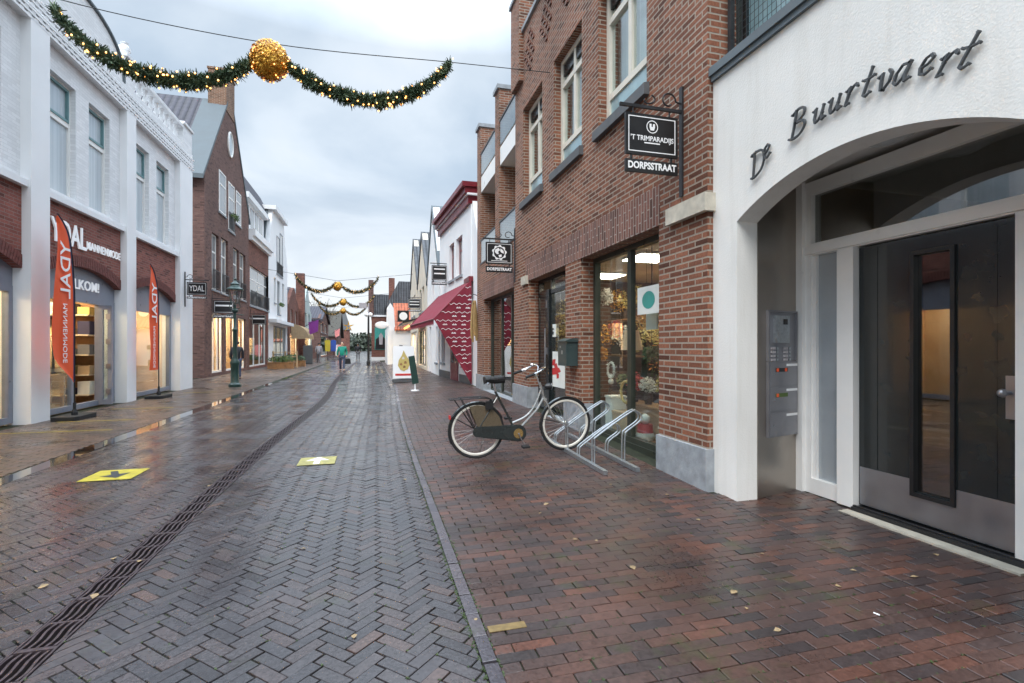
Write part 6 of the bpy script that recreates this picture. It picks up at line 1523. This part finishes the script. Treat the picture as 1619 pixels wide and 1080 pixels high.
# ---- people
def skinmesh(name, verts, edges, radii, m, parent, sub=2):
    me = bpy.data.meshes.new(name); base = worg(parent)
    me.from_pydata([Vector(v)-base for v in verts], edges, []); o = bpy.data.objects.new(name, me); col.objects.link(o)
    md = o.modifiers.new('s', 'SKIN'); md.use_smooth_shade = True
    for i, r_ in enumerate(radii): me.skin_vertices[0].data[i].radius = (r_, r_) if not isinstance(r_, tuple) else r_
    me.skin_vertices[0].data[0].use_root = True
    s = o.modifiers.new('d', 'SUBSURF'); s.levels = sub; s.render_levels = sub
    bpy.context.view_layer.update(); dg = bpy.context.evaluated_depsgraph_get()
    nm = bpy.data.meshes.new_from_object(o.evaluated_get(dg)); bpy.data.objects.remove(o)
    nm.materials.clear(); nm.materials.append(m); o = bpy.data.objects.new(name, nm); col.objects.link(o); o.parent = parent; return o
def person(x, y, z0, h, face, jacket, legs, label, pose='walk', bag=None):
    t = thing('person', (x, y, z0), label, 'person'); k = h/1.75; fx = face
    def T(p):   # local: x right, y forward ; rotate so forward = face angle
        c, s = math.cos(fx), math.sin(fx); return (x+(p[0]*c-p[1]*s)*k, y+(p[0]*s+p[1]*c)*k, z0+p[2]*k)
    st = .22 if pose == 'walk' else .03
    V = [(0, 0, .95), (0, 0, 1.15), (0, 0, 1.36), (0, .01, 1.48), (0, .02, 1.56), (0, .02, 1.66), (0, .01, 1.74),
         (-.19, 0, 1.42), (-.25, -.04, 1.15), (-.24, .05, .93), (-.23, .07, .84), (.19, 0, 1.42), (.25, .04, 1.15), (.26, .02, .93), (.26, .03, .84),
         (-.10, 0, .88), (-.11, st*.6, .50), (-.11, st, .09), (-.11, st+.14, .04), (.10, 0, .88), (.11, -st*.3, .48), (.11, -st-.05, .09), (.11, -st+.08, .04)]
    E = [(0, 1), (1, 2), (2, 3), (3, 4), (4, 5), (5, 6), (2, 7), (7, 8), (8, 9), (9, 10), (2, 11), (11, 12), (12, 13), (13, 14), (0, 15), (15, 16), (16, 17), (17, 18), (0, 19), (19, 20), (20, 21), (21, 22)]
    Rr = [.135, .12, .14, .06, .065, .095, .06, .06, .045, .034, .035, .06, .045, .034, .035, .09, .06, .04, .035, .09, .06, .04, .035]
    skinmesh('body', [T(v) for v in V], E, [r*k for r in Rr], M['skin'], t)
    J = [0, 1, 2, 7, 8, 9, 11, 12, 13]; mp = {v: i for i, v in enumerate(J)}
    JE = [(mp[a], mp[b]) for a, b in E if a in mp and b in mp]
    JV = [list(V[i]) for i in J]; JV[0][2] = .84; JV.append([0, 0, 1.47]); JE.append((2, 9))
    skinmesh('jacket', [T(v) for v in JV], JE, [k*r for r in (.185, .165, .175, .085, .068, .055, .085, .068, .055, .09)], jacket, t)
    L_ = [0, 15, 16, 17, 19, 20, 21]; mp = {v: i for i, v in enumerate(L_)}
    skinmesh('trousers', [T(V[i]) for i in L_], [(mp[a], mp[b]) for a, b in E if a in mp and b in mp], [k*r for r in (.15, .105, .075, .06, .105, .075, .06)], legs, t)
    for s in ((17, 18), (21, 22)):
        a, b = V[s[0]], V[s[1]]; skinmesh('shoe', [T((a[0], a[1]-.05, .045)), T((b[0], b[1]+.03, .035))], [(0, 1)], [.055*k, .045*k], M['shoe'], t, 1)
    skinmesh('hair', [T((0, -.035, 1.60)), T((0, -.03, 1.70)), T((0, -.01, 1.76))], [(0, 1), (1, 2)], [.10*k, .122*k, .08*k], M['hair'], t)
    if bag:
        mb = MB(); c = T((-.33, .02, .60)); s = .17*k; mb.prism([(c[0]-s, c[2]-s), (c[0]+s, c[2]-s), (c[0]+s*.8, c[2]+s*.9), (c[0]-s*.8, c[2]+s*.9)], 'y', c[1]-.06, c[1]+.06)
        bo = mb.build('bag', bag, t); hd = T((-.24, .07, .83)); mb = MB(); mb.tube(catmull([(c[0]-.1, c[1], c[2]+s*.9), (hd[0], hd[1], hd[2]-.02), (c[0]+.08, c[1], c[2]+s*.9)], 4), .01, 5); mb.build('strap', bag, bo)
    return t
px_ = ray(541); tt = 28.6
person(px_[0]*tt, px_[1]*tt, 0, 1.66, math.pi, M['jacket_green'], M['jeans'], 'person in a bright green jacket and jeans walking along the middle of the street', bag=M['black'])
px_ = ray(504); tt = 43
person(px_[0]*tt, px_[1]*tt, 0, 1.7, 0, M['jacket_grey'], M['cloth_grey'], 'person in a pale grey coat walking farther away on the left')
px_ = ray(374.5); tt = 21.5
person(px_[0]*tt, px_[1]*tt, 0, 1.62, .4, M['jacket_black'], M['jeans'], 'person in a black jacket standing half hidden behind the street lantern', pose='stand')
px_ = ray(566); tt = 50
person(px_[0]*tt, px_[1]*tt, 0, 1.7, 0, M['jacket_black'], M['cloth_grey'], 'person in dark clothes far away on the right of the street', pose='stand')

# ================================================================ SHOP GOODS
r = random.Random(21)
# right shop: display shelves in two bays, each article separate
def bouquet(x, y, z, w_, h, m, label, pot=M['brown_in'], sz=.06):
    t = thing('dried_bouquet', (x, y, z), label, 'bouquet', 'dried bouquets in the flower shop')
    mb = MB(); mb.lathe([(.05, 0), (.07, .10), (.06, .16)], (x, y, z), 10); mb.build('pot', pot, t, smooth=True)
    mb = MB(); leaves(mb, (x, y, z+.16+h/2), (w_, w_, h/2), 240, sz, r, thin=.45); mb.build('flowers', m, t)
def shelf(x, y0, y1, z, label):
    t = thing('display_shelf', (x, y0, z), label, 'shelf')
    mb = MB(); mb.box(x, x+.35, y0, y1, z-.03, z); mb.build('board', M['wood_in'], t)
    mb = MB(); mb.box(x+.02, x+.06, y0+.03, y0+.07, .12, z-.03); mb.box(x+.02, x+.06, y1-.07, y1-.03, .12, z-.03); mb.build('leg', M['iron'], t)
shelf(3.75, 5.5, 7.6, .55, 'lowest wooden display shelf behind the near shop window'); shelf(4.3, 6.6, 9.4, 1.25, 'middle wooden display shelf behind the near shop window'); shelf(4.8, 7.4, 9.8, 1.95, 'highest wooden display shelf deep in the flower shop')
cl_ = [(M['autumn'], 'orange'), (M['ochre'], 'ochre yellow'), (M['redleaf'], 'dark red'), (M['whiteleaf'], 'cream white'), (M['leaf'], 'green')]
spots_ = [(3.9, 5.8, .55, .15, .25), (3.9, 6.2, .55, .13, .30), (3.9, 6.6, .55, .15, .25), (3.9, 7.0, .55, .14, .3), (3.9, 7.35, .55, .13, .25), (4.45, 6.85, 1.25, .22, .45), (4.45, 7.3, 1.25, .22, .4), (4.45, 7.8, 1.25, .24, .5), (4.45, 8.4, 1.25, .22, .4), (4.45, 9.0, 1.25, .22, .45), (4.95, 7.6, 1.95, .2, .4), (4.95, 8.0, 1.95, .2, .4), (4.95, 8.4, 1.95, .2, .4), (4.95, 8.8, 1.95, .2, .5), (4.95, 9.2, 1.95, .2, .45), (4.95, 9.6, 1.95, .2, .5)]
ordn = ['first', 'second', 'third', 'fourth', 'fifth', 'sixth']
cnt = {}
for i, (x, y, z, w_, h) in enumerate(spots_):
    m_, cn_ = cl_[[0, 1, 3, 2, 4, 0, 1, 1, 3, 0, 1, 0, 2, 1, 1, 0][i]]; s_ = {.55: 'lowest', 1.25: 'middle', 1.95: 'highest'}[z]; cnt[s_] = cnt.get(s_, -1)+1
    bouquet(x, y, z, w_, h, m_, '%s dried bouquet, %s from the near end of the %s shop shelf' % (cn_, ordn[cnt[s_]], s_))
# tall stack of orange and ochre foliage by the door, hoops, figures, posters
def wreath(x, y, z, rad, m, label):
    t = thing('wreath', (x, y, z), label, 'wreath', 'ring wreaths in the near shop window'); mb = MB()
    mb.tube([(x, y+rad*math.cos(a), z+rad*math.sin(a)) for a in [k*math.pi/14 for k in range(28)]], rad*.13, 6, True)
    for k in range(120):
        a = r.uniform(0, 6.28); leaves(mb, (x, y+rad*math.cos(a), z+rad*math.sin(a)), (.02, .02, .02), 1, .05, r)
    mb.build('ring', m, t); mb = MB(); mb.tube([(x, y, z+rad), (x, y, 2.72)], .002, 4); mb.build('thread', M['black'], t)
def PX(px, py, X): return FY(px, X), FZ(px, py, X)
for (px, py, rad, m_, lb) in ((966, 585, .11, M['whiteleaf'], 'white ring wreath hanging highest in the left pane of the near shop window'), (990, 620, .15, M['ochre'], 'brown ring wreath behind the centre post of the near shop window'), (965, 655, .14, M['whiteleaf'], 'white ring wreath hanging lowest in the near shop window')):
    y, z = PX(px, py, 3.42); wreath(3.42, y, z, rad, m_, lb)
for (px0, px1, py0, py1, label, m_, mark) in ((1008, 1044, 452, 496, 'white poster with a teal round ornament in the near shop window', M['paper'], M['teal']), (866, 879, 513, 533, 'small white notice with a dark picture on the shop door glass', M['paper'], M['black']), (867, 893, 556, 612, 'white poster with a red figure low on the shop door glass', M['paper'], M['red'])):
    X = 3.285; y0_, y1_ = FY(px1, X), FY(px0, X); pm_ = (px0+px1)/2; z1_, z0_ = FZ(pm_, py0, X), FZ(pm_, py1, X); y0_ = max(y0_, 5.02 if px0 > 1000 else y0_)
    t = thing('poster', (X, y0_, z0_), label, 'poster'); mb = MB(); mb.box(X, X+.003, y0_, y1_, z0_, z1_); mb.build('sheet', m_, t)
    mb = MB(); yc_, zc_ = (y0_+y1_)/2, (z0_+z1_)/2; w2, h2 = (y1_-y0_)*.28, (z1_-z0_)*.32
    if mark is M['teal']: mb.add([(X-.002, yc_+w2*math.cos(a), zc_+h2*math.sin(a)) for a in [k*math.pi/10 for k in range(20)]], [tuple(range(20))[::-1]])
    else:
        for q in range(9):
            a0 = r.uniform(0, 6.28); cy_, cz_ = yc_+w2*.6*r.uniform(-1, 1), zc_+h2*.7*r.uniform(-1, 1); mb.face([(X-.002-.0002*q, cy_+w2*.7*math.cos(a0+k*1.57)*r.uniform(.4, 1), cz_+h2*.5*math.sin(a0+k*1.57)*r.uniform(.4, 1)) for k in range(4)])
    mk = mb.build('picture', mark, t)
for (px, py, s_, lb, ms_) in ((1020, 690, .16, 'round white and red gnome figure low in the right pane of the near shop window', 'gnome'), (966, 600, .06, 'small white bear figure sitting inside the highest white ring wreath', 'bear')):
    X = 3.6 if ms_ == 'gnome' else 3.42; y, z = PX(px, py, X); t = thing('figurine', (X, y, z), lb, 'figurine')
    if ms_ == 'gnome':
        mb = MB(); mb.ball((X, y, z), s_*.8, 12); mb.build('body', M['whiteleaf'], t, smooth=True); mb = MB(); mb.lathe([(s_*.7, 0), (s_*.62, s_*.7)], (X, y, z+s_*.35), 14); mb.build('scarf', M['red'], t); mb = MB(); mb.ball((X, y, z+s_*1.5), s_*.45, 10); mb.build('head', M['paper'], t, smooth=True)
        mb = MB(); mb.box(X-.15, X+.15, y-.2, y+.2, .12, z-s_*.75); mb.build('stand', M['wood_in'], t)
    else:
        mb = MB(); mb.ball((X, y, z-.03), s_*.7, 10); mb.ball((X, y, z+.04), s_*.5, 10); mb.ball((X, y-.025, z+.075), .012, 6); mb.ball((X, y+.025, z+.075), .012, 6); mb.build('body', M['whiteleaf'], t, smooth=True)
for (y, z, w_, h, m_, lb) in ((5.3, .14, .35, .25, M['cream'], 'cream box at the right end of the shop window floor'), (6.5, .14, .45, .3, M['cloth_beige'], 'beige crate in the middle of the shop window floor'), (6.85, .14, .2, .5, M['paper'], 'tall pale lantern box beside the left frame of the shop window')):
    t = thing('display_box', (3.5, y, z), lb, 'box'); mb = MB(); mb.box(3.38, 3.62, y-w_/2, y+w_/2, z, z+h); mb.build('box', m_, t); mb = MB(); mb.box(3.37, 3.63, y-w_/2-.01, y+w_/2+.01, z+h, z+h+.03); mb.build('lid', m_, t)
# left shop: clothes rails, mannequin, window props
def rail(x, y0, y1, h, cols_, label):
    t = thing('clothes_rail', (x, y0, 0), label, 'clothes rail'); mb = MB(); mb.tube([(x, y0, .03), (x, y0, h), (x, y1, h), (x, y1, .03)], .015, 6); mb.build('rail', M['chrome'], t)
    n = int((y1-y0)/.09)
    for k in range(n):
        y = y0+.06+k*.09; mb = MB(); w_ = .22; hh = r.uniform(.7, .95)
        mb.prism([(x-w_, h-.12), (x-.05, h-.03), (x+.05, h-.03), (x+w_, h-.12), (x+w_*.9, h-hh), (x-w_*.9, h-hh)], 'y', y, y+.045); mb.build('garment', cols_[k % len(cols_)], t)
C3 = [M['cloth_beige'], M['cloth_grey'], M['navy'], M['ochre'], M['paper']]
rail(-7.3, 12.9, 14.3, 1.6, C3, 'clothes rail with hanging garments just inside the open shop door'); rail(-8.6, 12.0, 14.2, 1.6, C3, 'clothes rail deeper inside the shop behind the open door'); rail(-7.2, 16.6, 17.9, 1.5, [M['cloth_grey'], M['cream']], 'clothes rail behind the window next to the far orange flag')
for (x, y, lb, z0_) in ((-7.0, 12.95, 'stack of folded brown jumpers on a table inside the open shop door', .8),):
    t = thing('jumper_stack', (x, y, z0_), lb, 'clothes')
    mb = MB(); mb.box(x-.4, x+.4, y-.5, y+.5, .74, .79); [mb.box(x+a, x+a+.05, y+b, y+b+.05, .02, .74) for a in (-.38, .33) for b in (-.48, .43)]; mb.build('table', M['wood_in'], t)
    for k in range(8): mb = MB(); mb.box(x-.2, x+.2, y-.3, y+.1, .795+k*.05, .84+k*.05); mb.build('jumper', C3[k % 4], t)
sp = thing('straw_star', (-6.5, 15.75, .6), 'copper coloured star decoration standing in the window by the far orange flag', 'decoration')
mb = MB()
for k in range(14): a = k*math.pi/7; mb.prism([(15.75+.05*math.cos(a-.5), .55+.05*math.sin(a-.5)), (15.75+(.42 if k % 2 else .26)*math.cos(a), .55+(.42 if k % 2 else .26)*math.sin(a)), (15.75+.05*math.cos(a+.5), .55+.05*math.sin(a+.5))], 'x', -6.52-.003*k, -6.50-.003*k)
mb.build('star', M['brassy'], sp)

# tall foliage arrangements by the shop door, seen through the door glass and the window
for (x, y, z0_, w_, h, m_, lb) in ((3.75, 9.5, .12, .28, 2.3, M['ochre'], 'tall golden branch arrangement seen through the shop door'), (4.2, 9.6, .12, .3, 1.9, M['autumn'], 'tall orange branch arrangement behind the shop door'), (5.6, 8.6, .12, .5, 2.0, M['autumn'], 'large orange foliage display deep behind the near shop window'), (5.9, 9.3, .12, .5, 2.2, M['leaf'], 'large green foliage display at the back of the flower shop')):
    t = thing('branch_arrangement', (x, y, z0_), lb, 'dried flowers')
    mb = MB(); mb.lathe([(.10, 0), (.14, .2), (.10, .45), (.12, .5)], (x, y, z0_), 12); mb.build('vase', M['stone_dark'], t, smooth=True)
    mb = MB(); leaves(mb, (x, y, z0_+.5+(h-.5)/2), (w_, w_, (h-.5)/2), 900, .075, r, thin=.4); mb.build('foliage', m_, t)
for k, (x, y, h, m_, lb) in enumerate(((3.45, 5.75, .45, M['paper'], 'white card standing in the right pane of the near shop window'), (3.6, 6.55, .7, M['plaster_in'], 'cream lamp shade standing in the left pane of the near shop window'))):
    t = thing('window_display', (x, y, 1.5), lb, 'display')
    mb = MB(); mb.box(x-.01, x+.01, y-.13, y+.13, 1.62, 1.62+h*.6) if k == 0 else mb.lathe([(.16, 0), (.10, .28)], (x, y, 1.35), 14); mb.build('sheet' if k == 0 else 'shade', m_ if k == 0 else M['peach_in'], t)
    mb = MB(); mb.tube([(x, y, .58 if k else 1.9), (x, y, 1.35 if k else 2.7)], .006, 5); mb.build('support', M['iron'], t)
# goods along the shop side wall seen through the open door of the left shop
for k in range(5):
    z = .25+k*.48; t = thing('wall_shelf', (-7.6, 14.45, z), ['lowest', 'second lowest', 'middle', 'second highest', 'highest'][k]+' wooden shelf of folded clothes on the side wall inside the open shop door', 'shelf')
    mb = MB(); mb.box(-9.2, -6.6, 14.35, 14.72, z-.03, z); mb.build('board', M['plaster_in'], t)
    for i in range(8):
        x = -9.0+i*.31; mb = MB(); hh = r.uniform(.12, .34); mb.box(x, x+.24, 14.40, 14.68, z, z+hh); mb.build('folded_clothes', C3[(i*2+k) % 5], t)
t = thing('mannequin', (-6.95, 14.1, 0), 'headless mannequin in a beige jumper just inside the open shop door', 'mannequin')
mb = MB(); mb.lathe([(.16, .02), (.16, .05), (.02, .06), (.02, .8)], (-6.95, 14.1, 0), 14); mb.build('stand', M['chrome'], t)
mb = MB(); mb.lathe([(.10, .78), (.17, .82), (.15, 1.05), (.19, 1.3), (.17, 1.42), (.06, 1.47), (.055, 1.55)], (-6.95, 14.1, 0), 16); mb.build('torso', M['cloth_beige'], t, smooth=True)

for (px, py, w_, h, m_, lb) in ((1022, 505, .17, .34, M['autumn'], 'orange dried bunch close to the glass, in the right pane of the near shop window'), (1003, 545, .12, .25, M['ochre'], 'ochre dried bunch beside the centre post of the near shop window'), (1030, 560, .13, .25, M['leaf'], 'green bunch standing low behind the right pane of the near shop window'), (958, 470, .12, .30, M['whiteleaf'], 'cream hanging bunch high in the left pane of the near shop window'), (974, 520, .12, .28, M['redleaf'], 'dark red hanging bunch in the left pane of the near shop window'), (952, 560, .10, .25, M['autumn'], 'orange hanging bunch beside the left frame of the near shop window')):
    X = 3.72; y, z = PX(px, py, X); t = thing('hanging_bouquet', (X, y, z), lb, 'bouquet')
    mb = MB(); leaves(mb, (X, y, z), (w_, w_, h/2), 260, .06, r, thin=.45); mb.build('flowers', m_, t); mb = MB(); mb.tube([(X, y, z), (X, y, 2.78)], .003, 4); mb.build('string', M['black'], t)
